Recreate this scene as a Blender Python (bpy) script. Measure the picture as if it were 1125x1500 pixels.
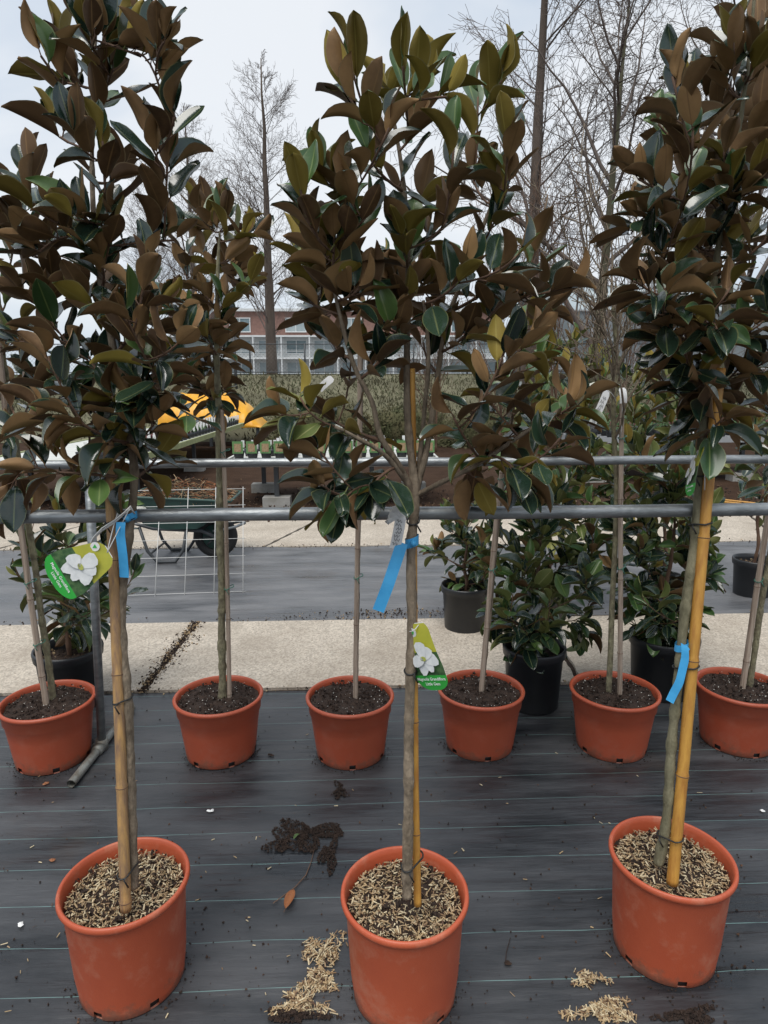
import bpy, math, random
import numpy as np
from mathutils import Vector, Matrix
for o in list(bpy.data.objects): bpy.data.objects.remove(o)
scene = bpy.context.scene
R = math.radians
rnd = random.Random(7)

# ------------------------------------------------------------------ camera
CAM_H, F_PX, W_PX, H_PX = 1.55, 940.0, 1125.0, 1500.0
YAW, PITCH, ROLL = R(2.1), R(11.05), -0.003
fw = Vector((math.sin(YAW)*math.cos(PITCH), math.cos(YAW)*math.cos(PITCH), -math.sin(PITCH)))
rt0 = Vector((math.cos(YAW), -math.sin(YAW), 0)); up0 = rt0.cross(fw)
rt = rt0*math.cos(ROLL) + up0*math.sin(ROLL); up = up0*math.cos(ROLL) - rt0*math.sin(ROLL)
cd = bpy.data.cameras.new('camera'); cam = bpy.data.objects.new('camera', cd)
scene.collection.objects.link(cam); scene.camera = cam
cd.sensor_fit = 'VERTICAL'; cd.sensor_height = 24; cd.sensor_width = 18
cd.lens = 24*F_PX/H_PX; cd.clip_start = 0.05; cd.clip_end = 2000
m3 = Matrix((rt, up, -fw)).transposed()
cam.matrix_world = Matrix.Translation((0, 0, CAM_H)) @ m3.to_4x4()
CP = Vector((0, 0, CAM_H))
def ray(px, py): return (fw + rt*((px-W_PX/2)/F_PX) - up*((py-H_PX/2)/F_PX))
def at(px, py, Y):                      # where the pixel's direction meets the vertical plane at distance Y
    d = ray(px, py); return CP + d*(Y/d.y)
def gnd(px, py, z=0.0):                 # where it meets the ground (or a level z)
    d = ray(px, py); return CP + d*((z-CAM_H)/d.z)

# ------------------------------------------------------------------ world, sun, exposure
SUN_EL, SUN_AZ = R(66), R(-25)
world = bpy.data.worlds.new('World'); scene.world = world; world.use_nodes = True
wn, wl = world.node_tree.nodes, world.node_tree.links
wn.clear()
wo = wn.new('ShaderNodeOutputWorld'); bg = wn.new('ShaderNodeBackground')
sky = wn.new('ShaderNodeTexSky'); sky.sky_type = 'NISHITA'; sky.sun_disc = False
sky.sun_elevation = SUN_EL; sky.sun_rotation = SUN_AZ
tc = wn.new('ShaderNodeTexCoord'); mp = wn.new('ShaderNodeMapping'); mp.inputs['Scale'].default_value = (1, 1, 1.9)
n1 = wn.new('ShaderNodeTexNoise'); n1.inputs['Scale'].default_value = 1.7; n1.inputs['Detail'].default_value = 5; n1.inputs['Roughness'].default_value = .52
n1.inputs['Distortion'].default_value = .4
rp = wn.new('ShaderNodeValToRGB')
rp.color_ramp.elements[0].position = .38; rp.color_ramp.elements[0].color = (.26, .32, .395, 1)
rp.color_ramp.elements[1].position = .60; rp.color_ramp.elements[1].color = (.47, .485, .50, 1)
sc = wn.new('ShaderNodeVectorMath'); sc.operation = 'SCALE'; sc.inputs['Scale'].default_value = 9.3
mx = wn.new('ShaderNodeMix'); mx.data_type = 'RGBA'; mx.inputs[0].default_value = .93
wl.new(tc.outputs['Generated'], mp.inputs['Vector']); wl.new(mp.outputs[0], n1.inputs['Vector'])
wl.new(n1.outputs['Fac'], rp.inputs[0]); wl.new(rp.outputs[0], sc.inputs[0])
wl.new(sky.outputs[0], mx.inputs[6]); wl.new(sc.outputs[0], mx.inputs[7])
wl.new(mx.outputs[2], bg.inputs['Color']); bg.inputs['Strength'].default_value = 0.1
wl.new(bg.outputs[0], wo.inputs['Surface'])
sd = bpy.data.lights.new('sun', 'SUN'); sd.energy = 1.45; sd.angle = R(38); sd.color = (1, .96, .9)
sun = bpy.data.objects.new('sun', sd); scene.collection.objects.link(sun)
sdir = Vector((math.sin(SUN_AZ)*math.cos(SUN_EL), -math.cos(SUN_AZ)*math.cos(SUN_EL)*1.0, math.sin(SUN_EL)))
sun.rotation_euler = sdir.to_track_quat('Z', 'Y').to_euler(); sun.location = (0, 0, 30)
scene.view_settings.view_transform = 'Standard'; scene.view_settings.look = 'None'
scene.view_settings.exposure = 0.98; scene.view_settings.gamma = 1
scene.render.engine = 'CYCLES'

# ------------------------------------------------------------------ materials
MATS = {}
def mat(name, color, rough=.6, var=None, vscale=8, bump=0, bscale=60, metal=0, spec=.5, stretch=(1,1,1), coat=0, vdetail=4, emit=None, objvar=0):
    m = bpy.data.materials.new(name); m.use_nodes = True
    nt = m.node_tree; b = nt.nodes['Principled BSDF']
    b.inputs['Base Color'].default_value = (*color, 1); b.inputs['Roughness'].default_value = rough
    b.inputs['Metallic'].default_value = metal; b.inputs['Specular IOR Level'].default_value = spec
    if coat: b.inputs['Coat Weight'].default_value = coat
    t = nt.nodes.new('ShaderNodeTexCoord'); mpn = nt.nodes.new('ShaderNodeMapping'); mpn.inputs['Scale'].default_value = stretch
    nt.links.new(t.outputs['Object'], mpn.inputs['Vector'])
    last = None
    if var:
        n = nt.nodes.new('ShaderNodeTexNoise'); n.inputs['Scale'].default_value = vscale; n.inputs['Detail'].default_value = vdetail
        n.inputs['Roughness'].default_value = .6
        r = nt.nodes.new('ShaderNodeValToRGB'); r.color_ramp.elements[0].position = .35; r.color_ramp.elements[1].position = .65
        r.color_ramp.elements[0].color = (*var, 1); r.color_ramp.elements[1].color = (*color, 1)
        nt.links.new(mpn.outputs[0], n.inputs['Vector']); nt.links.new(n.outputs['Fac'], r.inputs[0]); last = r.outputs[0]
    if objvar:
        oi = nt.nodes.new('ShaderNodeObjectInfo'); hs = nt.nodes.new('ShaderNodeHueSaturation')
        mr = nt.nodes.new('ShaderNodeMapRange'); mr.inputs[3].default_value = 1-objvar; mr.inputs[4].default_value = 1+objvar
        nt.links.new(oi.outputs['Random'], mr.inputs[0]); nt.links.new(mr.outputs[0], hs.inputs['Value'])
        if last: nt.links.new(last, hs.inputs['Color'])
        else: hs.inputs['Color'].default_value = (*color, 1)
        last = hs.outputs[0]
    if last: nt.links.new(last, b.inputs['Base Color'])
    if bump:
        n2 = nt.nodes.new('ShaderNodeTexNoise'); n2.inputs['Scale'].default_value = bscale; n2.inputs['Detail'].default_value = 6
        bp = nt.nodes.new('ShaderNodeBump'); bp.inputs['Strength'].default_value = bump; bp.inputs['Distance'].default_value = .01
        nt.links.new(mpn.outputs[0], n2.inputs['Vector']); nt.links.new(n2.outputs['Fac'], bp.inputs['Height']); nt.links.new(bp.outputs[0], b.inputs['Normal'])
    MATS[name] = m
    return m
def leaf_mat(name, c1, c2, rib, rough, edge, spec=.5, bump=.012):
    m = bpy.data.materials.new(name); m.use_nodes = True; nt = m.node_tree; N, L = nt.nodes, nt.links
    b = N['Principled BSDF']; b.inputs['Roughness'].default_value = rough; b.inputs['Specular IOR Level'].default_value = spec
    oi = N.new('ShaderNodeObjectInfo'); r = N.new('ShaderNodeValToRGB')
    r.color_ramp.elements[0].color = (*c1, 1); r.color_ramp.elements[1].color = (*c2, 1)
    tco = N.new('ShaderNodeTexCoord'); nz = N.new('ShaderNodeTexNoise'); nz.inputs['Scale'].default_value = 6; nz.inputs['Detail'].default_value = 4
    L.new(tco.outputs['Object'], nz.inputs['Vector'])
    ad = N.new('ShaderNodeMath'); ad.operation = 'MULTIPLY_ADD'; ad.inputs[1].default_value = .5
    sb = N.new('ShaderNodeMath'); sb.operation = 'SUBTRACT'; sb.inputs[1].default_value = .25
    L.new(nz.outputs['Fac'], ad.inputs[0]); L.new(oi.outputs['Random'], sb.inputs[0]); L.new(sb.outputs[0], ad.inputs[2]); L.new(ad.outputs[0], r.inputs[0])
    uv = N.new('ShaderNodeUVMap'); sx = N.new('ShaderNodeSeparateXYZ'); L.new(uv.outputs[0], sx.inputs[0])
    a = N.new('ShaderNodeMath'); a.operation = 'SUBTRACT'; a.inputs[1].default_value = .5; L.new(sx.outputs[0], a.inputs[0])
    ab = N.new('ShaderNodeMath'); ab.operation = 'ABSOLUTE'; L.new(a.outputs[0], ab.inputs[0])
    def band(lo, hi, col, prev):
        mr = N.new('ShaderNodeMapRange'); mr.inputs[1].default_value = lo; mr.inputs[2].default_value = hi; L.new(ab.outputs[0], mr.inputs[0])
        mxn = N.new('ShaderNodeMix'); mxn.data_type = 'RGBA'; L.new(mr.outputs[0], mxn.inputs[0]); L.new(prev, mxn.inputs[6]); mxn.inputs[7].default_value = (*col, 1)
        return mxn.outputs[2]
    c = band(.045, .015, rib, r.outputs[0])
    c = band(.455, .49, edge, c)
    L.new(c, b.inputs['Base Color'])
    # faint side veins
    wv = N.new('ShaderNodeTexWave'); wv.inputs['Scale'].default_value = 5; wv.inputs['Distortion'].default_value = .6; wv.bands_direction = 'Y'
    L.new(uv.outputs[0], wv.inputs['Vector'])
    bp = N.new('ShaderNodeBump'); bp.inputs['Strength'].default_value = bump; bp.inputs['Distance'].default_value = .02
    L.new(wv.outputs['Fac'], bp.inputs['Height']); L.new(bp.outputs[0], b.inputs['Normal'])
    MATS[name] = m
leaf_mat('leaf_green', (.009, .023, .016), (.026, .052, .029), (.11, .13, .055), .19, (.12, .13, .055), .8)
leaf_mat('leaf_brown', (.090, .047, .020), (.36, .21, .088), (.25, .145, .06), .58, (.26, .18, .09), .35)
leaf_mat('leaf_olive', (.17, .12, .022), (.33, .25, .045), (.33, .26, .06), .65, (.32, .27, .12), .3)  # young leaf underside, with the olive glow of backlight put into the colour
leaf_mat('leaf_fresh', (.035, .085, .025), (.08, .14, .035), (.16, .22, .07), .3, (.16, .2, .08), .55)
leaf_mat('leaf_pale', (.09, .12, .03), (.20, .20, .06), (.24, .25, .1), .5, (.24, .25, .1), .4)
mat('pot_red', (.40, .074, .032), .42, (.36, .075, .034), 5, .06, 300, objvar=.05)
mat('pot_orange', (.48, .100, .042), .42, (.43, .082, .034), 4, .08, 260, objvar=.04)
mat('pot_black', (.014, .016, .019), .42, (.02, .022, .025), 10)
mat('soil', (.045, .026, .017), .95, (.018, .010, .007), 60, .9, 120)
mat('crumb', (.035, .019, .012), .95, (.016, .009, .006), 90)
mat('perlite', (.6, .58, .53), .8)
for i, c in enumerate([(.46, .33, .18), (.27, .17, .09), (.62, .52, .34), (.10, .055, .032), (.38, .27, .16)]):
    mat('chip%d' % i, c, .8, tuple(x*.75 for x in c), 200)
mat('steel', (.36, .38, .39), .45, (.22, .235, .24), 30, .2, 90, metal=.75, stretch=(.4, 1, 1))
mat('steel_old', (.30, .31, .29), .55, (.16, .14, .11), 18, .15, 120, metal=.5)
mat('cane_yellow', (.56, .30, .06), .42, (.38, .17, .035), 16, .08, 80, stretch=(4, 4, .5), vdetail=8)
mat('cane_ochre', (.46, .27, .10), .6, (.21, .13, .085), 14, .25, 90, stretch=(6, 6, .35), vdetail=8)
mat('cane_grey', (.46, .37, .29), .65, (.22, .16, .12), 12, .25, 90, stretch=(8, 8, .3), vdetail=8)
mat('bark_grey', (.26, .205, .145), .85, (.10, .075, .05), 38, .8, 90, stretch=(1, 1, .4), vdetail=8)
mat('bark_green', (.22, .20, .125), .8, (.10, .09, .05), 34, .7, 90, stretch=(1, 1, .35), vdetail=8)
mat('bark_lichen', (.27, .25, .15), .9, (.12, .10, .065), 45, .8, 90, stretch=(1, 1, .5), vdetail=8)
mat('twig_brown', (.15, .085, .05), .75, (.10, .055, .035), 25)
mat('twig_far', (.15, .122, .105), .9, (.105, .083, .072), 4)
mat('trunk_far', (.13, .10, .08), .95, (.075, .058, .046), 3, .6, 12, stretch=(1, 1, .2))
mat('trunk_moss', (.12, .115, .07), .95, (.07, .065, .04), 3, .6, 12, stretch=(1, 1, .3))
mat('black_tie_hole_shade', (.012, .012, .012), .5)
mat('tie_green', (.04, .14, .10), .5)
mat('wire_white', (.62, .62, .60), .5)
mat('ribbon_blue', (.07, .42, .78), .5, (.055, .37, .72), 40)
mat('card_white', (.75, .75, .74), .45)
mat('card_olive', (.46, .45, .05), .4, (.38, .38, .04), 30)
mat('card_leafy', (.02, .07, .025), .4, (.10, .18, .07), 70)
mat('card_green', (.04, .42, .06), .4)
mat('sleeve_green', (.13, .26, .09), .5, (.09, .2, .07), 12)
mat('petal', (.80, .81, .80), .45, (.66, .68, .68), 60)
mat('petal_core', (.42, .45, .10), .5)
mat('ink', (.02, .02, .03), .6)
mat('ink_white', (.85, .87, .85), .5)
mat('concrete', (.36, .35, .33), .9, (.26, .25, .22), 9, .4, 60)
mat('tyre', (.018, .018, .018), .8, None, 8, .2, 80)
mat('barrow_green', (.035, .085, .07), .5, (.03, .065, .055), 10)
mat('straw', (.40, .30, .17), .85, (.25, .16, .09), 40)
mat('dead_leaf', (.30, .11, .035), .6, (.22, .08, .03), 20)
mat('litter_brown', (.11, .055, .03), .9, (.06, .03, .018), 20); mat('litter_tan', (.22, .15, .09), .9, (.12, .075, .045), 20)
mat('table_white', (.62, .63, .60), .6, (.5, .5, .46), 10)
mat('table_lime', (.42, .46, .22), .6, (.34, .36, .18), 8)
mat('table_grey', (.30, .31, .32), .6)
mat('orange_plastic', (.80, .40, .02), .45, (.72, .32, .015), 3)
mat('brick', (.26, .15, .12), .9, (.20, .115, .095), 3, objvar=.05)
mat('render_white', (.68, .70, .70), .8, (.6, .62, .62), 2)
mat('window_glass', (.10, .16, .18), .08, (.2, .27, .29), .6, spec=.8)
mat('green_glass', (.20, .23, .24), .12, (.28, .30, .31), .8, spec=.7)
mat('pale_glass', (.36, .42, .43), .12, (.25, .31, .33), .8, spec=.7)
mat('alu', (.5, .51, .51), .45, metal=.4)
mat('dark_steel', (.06, .065, .07), .5, metal=.3)
mat('grass_dry', (.15, .14, .085), .9, (.085, .08, .045), 1.2)
mat('grass_green', (.085, .105, .05), .9, (.13, .12, .07), 1.2)
mat('herb_green', (.06, .12, .035), .7, (.04, .09, .03), 20)
mat('herb_red', (.16, .04, .04), .7, (.09, .03, .03), 20)
mat('hedge', (.055, .062, .022), .9, (.10, .085, .04), 2)
mat('road', (.23, .22, .21), .9, (.18, .17, .165), 3)

def scuff(name, c, zfade):
    nt = MATS[name].node_tree; N, L = nt.nodes, nt.links; b = N['Principled BSDF']; src = b.inputs['Base Color'].links[0].from_socket
    t = N.new('ShaderNodeTexCoord'); n = N.new('ShaderNodeTexNoise'); n.inputs['Scale'].default_value = 9; n.inputs['Detail'].default_value = 9; n.inputs['Roughness'].default_value = .72
    L.new(t.outputs['Object'], n.inputs['Vector']); mr = N.new('ShaderNodeMapRange'); mr.inputs[1].default_value = .50; mr.inputs[2].default_value = .74; mr.inputs[4].default_value = .65; L.new(n.outputs['Fac'], mr.inputs[0])
    m = N.new('ShaderNodeMix'); m.data_type = 'RGBA'; L.new(mr.outputs[0], m.inputs[0]); L.new(src, m.inputs[6]); m.inputs[7].default_value = (*c, 1); L.new(m.outputs[2], b.inputs['Base Color'])
    sz = N.new('ShaderNodeSeparateXYZ'); L.new(t.outputs['Object'], sz.inputs[0])
    n5 = N.new('ShaderNodeTexNoise'); n5.inputs['Scale'].default_value = 26; n5.inputs['Detail'].default_value = 8; n5.inputs['Roughness'].default_value = .7; L.new(t.outputs['Object'], n5.inputs['Vector'])
    h = N.new('ShaderNodeMapRange'); h.inputs[1].default_value = .0; h.inputs[2].default_value = .11; h.inputs[3].default_value = .22; h.inputs[4].default_value = -.16; L.new(sz.outputs[2], h.inputs[0])
    aa = N.new('ShaderNodeMath'); aa.operation = 'ADD'; L.new(n5.outputs['Fac'], aa.inputs[0]); L.new(h.outputs[0], aa.inputs[1])
    mk = N.new('ShaderNodeMapRange'); mk.inputs[1].default_value = .56; mk.inputs[2].default_value = .72; mk.inputs[4].default_value = .6; L.new(aa.outputs[0], mk.inputs[0])
    m5 = N.new('ShaderNodeMix'); m5.data_type = 'RGBA'; L.new(mk.outputs[0], m5.inputs[0]); L.new(m.outputs[2], m5.inputs[6]); m5.inputs[7].default_value = (.16, .085, .055, 1); L.new(m5.outputs[2], b.inputs['Base Color'])
    r = N.new('ShaderNodeMapRange'); r.inputs[3].default_value = .34; r.inputs[4].default_value = .6; L.new(n.outputs['Fac'], r.inputs[0]); L.new(r.outputs[0], b.inputs['Roughness'])
scuff('pot_orange', (.55, .26, .17), .1); scuff('pot_red', (.40, .13, .08), .1)
def node_mat(name): 
    m = bpy.data.materials.new(name); m.use_nodes = True; MATS[name] = m
    return m.node_tree.nodes, m.node_tree.links, m.node_tree.nodes['Principled BSDF']
def fabric(name, dark, light, lines):
    N, L, b = node_mat(name); b.inputs['Roughness'].default_value = .52; b.inputs['Specular IOR Level'].default_value = .55
    t = N.new('ShaderNodeTexCoord'); sx = N.new('ShaderNodeSeparateXYZ'); L.new(t.outputs['Object'], sx.inputs[0])
    # dust and dried puddles
    n = N.new('ShaderNodeTexNoise'); n.inputs['Scale'].default_value = 2.3; n.inputs['Detail'].default_value = 7; n.inputs['Roughness'].default_value = .62
    mpn = N.new('ShaderNodeMapping'); mpn.inputs['Scale'].default_value = (.6, 2.0, 1); L.new(t.outputs['Object'], mpn.inputs[0]); L.new(mpn.outputs[0], n.inputs['Vector'])
    r = N.new('ShaderNodeValToRGB'); r.color_ramp.elements[0].position = .36; r.color_ramp.elements[1].position = .68
    r.color_ramp.elements[0].color = (*dark, 1); r.color_ramp.elements[1].color = (*light, 1); L.new(n.outputs['Fac'], r.inputs[0])
    rr = N.new('ShaderNodeMapRange'); rr.inputs[1].default_value = .3; rr.inputs[2].default_value = .7; rr.inputs[3].default_value = .22; rr.inputs[4].default_value = .66
    L.new(n.outputs['Fac'], rr.inputs[0]); L.new(rr.outputs[0], b.inputs['Roughness'])
    # brownish soil smears
    n3 = N.new('ShaderNodeTexNoise'); n3.inputs['Scale'].default_value = 1.3; n3.inputs['Detail'].default_value = 8; n3.inputs['Roughness'].default_value = .7
    L.new(t.outputs['Object'], n3.inputs['Vector'])
    mr3 = N.new('ShaderNodeMapRange'); mr3.inputs[1].default_value = .56; mr3.inputs[2].default_value = .78; mr3.inputs[4].default_value = .6; L.new(n3.outputs['Fac'], mr3.inputs[0])
    m1 = N.new('ShaderNodeMix'); m1.data_type = 'RGBA'; L.new(mr3.outputs[0], m1.inputs[0]); L.new(r.outputs[0], m1.inputs[6]); m1.inputs[7].default_value = (.075, .052, .036, 1)
    col = m1.outputs[2]
    if lines:
        n2 = N.new('ShaderNodeTexNoise'); n2.inputs['Scale'].default_value = 2.2; n2.inputs['Detail'].default_value = 2; L.new(t.outputs['Object'], n2.inputs['Vector'])
        ma = N.new('ShaderNodeMath'); ma.operation = 'MULTIPLY_ADD'; ma.inputs[1].default_value = .022; L.new(n2.outputs['Fac'], ma.inputs[0]); L.new(sx.outputs[1], ma.inputs[2])
        dv = N.new('ShaderNodeMath'); dv.operation = 'DIVIDE'; dv.inputs[1].default_value = lines; L.new(ma.outputs[0], dv.inputs[0])
        fr = N.new('ShaderNodeMath'); fr.operation = 'FRACT'; L.new(dv.outputs[0], fr.inputs[0])
        s5 = N.new('ShaderNodeMath'); s5.operation = 'SUBTRACT'; s5.inputs[1].default_value = .5; L.new(fr.outputs[0], s5.inputs[0])
        ab = N.new('ShaderNodeMath'); ab.operation = 'ABSOLUTE'; L.new(s5.outputs[0], ab.inputs[0])
        mr = N.new('ShaderNodeMapRange'); mr.inputs[1].default_value = .0085; mr.inputs[2].default_value = .004; L.new(ab.outputs[0], mr.inputs[0])
        n4 = N.new('ShaderNodeTexNoise'); n4.inputs['Scale'].default_value = 9; L.new(t.outputs['Object'], n4.inputs['Vector'])
        mr4 = N.new('ShaderNodeMapRange'); mr4.inputs[1].default_value = .3; mr4.inputs[2].default_value = .6; mr4.inputs[3].default_value = .35; L.new(n4.outputs['Fac'], mr4.inputs[0])
        mu = N.new('ShaderNodeMath'); mu.operation = 'MULTIPLY'; L.new(mr.outputs[0], mu.inputs[0]); L.new(mr4.outputs[0], mu.inputs[1])
        m2 = N.new('ShaderNodeMix'); m2.data_type = 'RGBA'; L.new(mu.outputs[0], m2.inputs[0]); L.new(col, m2.inputs[6]); m2.inputs[7].default_value = (.16, .28, .27, 1)
        col = m2.outputs[2]
    L.new(col, b.inputs['Base Color'])
    # weave + creases
    w = N.new('ShaderNodeTexWave'); w.inputs['Scale'].default_value = 170; w.bands_direction = 'X'; L.new(t.outputs['Object'], w.inputs['Vector'])
    cn = N.new('ShaderNodeTexNoise'); cn.inputs['Scale'].default_value = 5; cn.inputs['Detail'].default_value = 5
    mpc = N.new('ShaderNodeMapping'); mpc.inputs['Scale'].default_value = (.35, 2.6, 1); L.new(t.outputs['Object'], mpc.inputs[0]); L.new(mpc.outputs[0], cn.inputs['Vector'])
    b1 = N.new('ShaderNodeBump'); b1.inputs['Strength'].default_value = .85; b1.inputs['Distance'].default_value = .02; L.new(cn.outputs['Fac'], b1.inputs['Height'])
    b2 = N.new('ShaderNodeBump'); b2.inputs['Strength'].default_value = .12; b2.inputs['Distance'].default_value = .001; L.new(w.outputs['Fac'], b2.inputs['Height']); L.new(b1.outputs[0], b2.inputs['Normal'])
    L.new(b2.outputs[0], b.inputs['Normal'])
fabric('fabric_black', (.015, .017, .020), (.068, .071, .077), .151)
fabric('fabric_grey', (.075, .078, .085), (.17, .17, .175), 0)
def aggregate(name, base, dark):
    N, L, b = node_mat(name); b.inputs['Roughness'].default_value = .9
    t = N.new('ShaderNodeTexCoord'); v = N.new('ShaderNodeTexVoronoi'); v.inputs['Scale'].default_value = 105; L.new(t.outputs['Object'], v.inputs['Vector'])
    r = N.new('ShaderNodeValToRGB'); L.new(v.outputs['Color'], r.inputs[0])
    r.color_ramp.elements[0].color = (*[x*.58 for x in base], 1); r.color_ramp.elements[1].color = (*[min(1, x*1.28) for x in base], 1)
    n = N.new('ShaderNodeTexNoise'); n.inputs['Scale'].default_value = 2.2; n.inputs['Detail'].default_value = 8; n.inputs['Roughness'].default_value = .68; L.new(t.outputs['Object'], n.inputs['Vector'])
    mr = N.new('ShaderNodeMapRange'); mr.inputs[1].default_value = .42; mr.inputs[2].default_value = .72; mr.inputs[4].default_value = .75; L.new(n.outputs['Fac'], mr.inputs[0])
    m = N.new('ShaderNodeMix'); m.data_type = 'RGBA'; L.new(mr.outputs[0], m.inputs[0]); L.new(r.outputs[0], m.inputs[6]); m.inputs[7].default_value = (*dark, 1)
    L.new(m.outputs[2], b.inputs['Base Color'])
    bp = N.new('ShaderNodeBump'); bp.inputs['Strength'].default_value = .5; bp.inputs['Distance'].default_value = .004; L.new(v.outputs['Distance'], bp.inputs['Height']); L.new(bp.outputs[0], b.inputs['Normal'])
aggregate('aggregate', (.49, .43, .355), (.27, .225, .175))
aggregate('earth', (.060, .036, .024), (.022, .013, .009)); MATS['earth'].node_tree.nodes['Principled BSDF'].inputs['Specular IOR Level'].default_value = .05

# ------------------------------------------------------------------ mesh helpers
col = scene.collection
class MB:
    def __init__(s): s.v, s.f, s.m, s.sm = [], [], [], []
    def add(s, vs, fs, mi=0, smooth=True):
        o = len(s.v); s.v += [tuple(p) for p in vs]
        for f in fs: s.f.append(tuple(i+o for i in f)); s.m.append(mi); s.sm.append(smooth)
    def box(s, c, size, mi=0, M=None):
        x, y, z = [d/2 for d in size]; c = Vector(c)
        vs = [Vector((sx*x, sy*y, sz*z)) for sx in (-1, 1) for sy in (-1, 1) for sz in (-1, 1)]
        vs = [c + (M @ p if M else p) for p in vs]
        s.add(vs, [(0,1,3,2), (4,6,7,5), (0,4,5,1), (2,3,7,6), (0,2,6,4), (1,5,7,3)], mi, False)
    def tube(s, pts, rad, n=8, mi=0, caps=True, closed=False):
        pts = [Vector(p) for p in pts]; k = len(pts)
        if not hasattr(rad, '__len__'): rad = [rad]*k
        vs, fs = [], []
        prev = None
        for i, p in enumerate(pts):
            if closed: d = pts[(i+1) % k] - pts[i-1]
            else: d = pts[min(i+1, k-1)] - pts[max(i-1, 0)]
            d = d.normalized() if d.length > 1e-9 else Vector((0, 0, 1))
            if prev is None:
                a = Vector((0, 0, 1)) if abs(d.z) < .9 else Vector((1, 0, 0))
                x = d.cross(a).normalized()
            else:
                x = prev - d*prev.dot(d)
                x = x.normalized() if x.length > 1e-6 else d.orthogonal().normalized()
            prev = x; y = d.cross(x)
            for j in range(n):
                t = 2*math.pi*j/n; vs.append(p + (x*math.cos(t) + y*math.sin(t))*rad[i])
        for i in range(k if closed else k-1):
            for j in range(n):
                a, b = i*n+j, i*n+(j+1) % n; c, d2 = ((i+1) % k)*n+(j+1) % n, ((i+1) % k)*n+j
                fs.append((a, b, c, d2))
        if caps and not closed:
            fs.append(tuple(range(n))[::-1]); fs.append(tuple(range((k-1)*n, k*n)))
        s.add(vs, fs, mi)
    def lathe(s, prof, n=48, c=(0,0,0), mi=0, skip=None, squash=None):
        vs, fs = [], []
        for r, z in prof:
            for j in range(n):
                t = 2*math.pi*j/n; vs.append((c[0]+r*math.cos(t), c[1]+r*math.sin(t), c[2]+z))
        for i in range(len(prof)-1):
            for j in range(n):
                if skip and skip(i, j): continue
                fs.append((i*n+j, i*n+(j+1) % n, (i+1)*n+(j+1) % n, (i+1)*n+j))
        s.add(vs, fs, mi)
    def poly(s, pts, mi=0): s.add(pts, [tuple(range(len(pts)))], mi, False)
    def build(s, name, mats, parent=None, loc=None):
        me = bpy.data.meshes.new(name); me.from_pydata(s.v, [], s.f)
        if isinstance(mats, str): mats = [mats]
        for mm in mats: me.materials.append(MATS[mm])
        me.polygons.foreach_set('material_index', s.m); me.polygons.foreach_set('use_smooth', s.sm); me.update()
        o = bpy.data.objects.new(name, me); col.objects.link(o)
        if loc is not None: o.location = loc
        if parent: o.parent = parent
        return o
def tag(o, label=None, cat=None, group=None, kind=None):
    if label: o['label'] = label
    if cat: o['category'] = cat
    if group: o['group'] = group
    if kind: o['kind'] = kind
    return o
def thing(name, loc, label, cat, group=None, rz=0):
    o = bpy.data.objects.new(name, None); o.empty_display_size = .05; col.objects.link(o); o.location = loc; o.rotation_euler[2] = rz
    return tag(o, label, cat, group)
def inst(name, me, M, parent):
    o = bpy.data.objects.new(name, me); o.matrix_basis = M; o.parent = parent; col.objects.link(o); return o
def rv(a=1): return Vector((rnd.uniform(-a, a), rnd.uniform(-a, a), rnd.uniform(-a, a)))
def hnoise(x, y): return (math.sin(x*1.7+y*.9)+math.sin(x*3.1-y*2.3+1.3)*.6+math.sin(x*6.3+y*5.1+.4)*.3)/1.9

# ------------------------------------------------------------------ the ground
g = MB(); NG = 40
for (x0, x1, y0, y1, nx, ny) in [(-60, 60, -6, 18, 60, 40)]:
    vs = [(x0+(x1-x0)*i/nx, y0+(y1-y0)*j/ny, -.012) for j in range(ny+1) for i in range(nx+1)]
    g.add(vs, [(j*(nx+1)+i, j*(nx+1)+i+1, (j+1)*(nx+1)+i+1, (j+1)*(nx+1)+i) for j in range(ny) for i in range(nx)])
g.add([(-900, -900, -.03), (900, -900, -.03), (900, 900, -.03), (-900, 900, -.03)], [(0, 1, 2, 3)])
tag(g.build('ground', 'earth'), kind='structure')
Y1 = gnd(400, 1012).y; Y2 = gnd(400, 911).y; Y3 = gnd(450, 802).y; Y4 = gnd(450, 763).y
def sheet(name, m, x0, x1, y0, y1, z, amp, nx, ny, edge=.01, stretch=(1.2, 9)):
    b = MB(); vs = []
    for j in range(ny+1):
        for i in range(nx+1):
            x = x0+(x1-x0)*i/nx; y = y0+(y1-y0)*j/ny
            e = edge*hnoise(x*3, 7*j/ny) if j in (0, ny) else 0
            vs.append((x, y+e, z+amp*(hnoise(x*stretch[0], y*stretch[1])+.5*hnoise(x*5+3, y*17))))
    b.add(vs, [(j*(nx+1)+i, j*(nx+1)+i+1, (j+1)*(nx+1)+i+1, (j+1)*(nx+1)+i) for j in range(ny) for i in range(nx)])
    return tag(b.build(name, m), kind='structure')
sheet('ground_fabric', 'fabric_black', -6, 6, -2, Y1, 0, .0018, 200, 330)
sheet('ground_fabric', 'fabric_grey', -9, 9, Y2, Y3, .004, .005, 160, 60, .03, (.8, 5))
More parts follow.
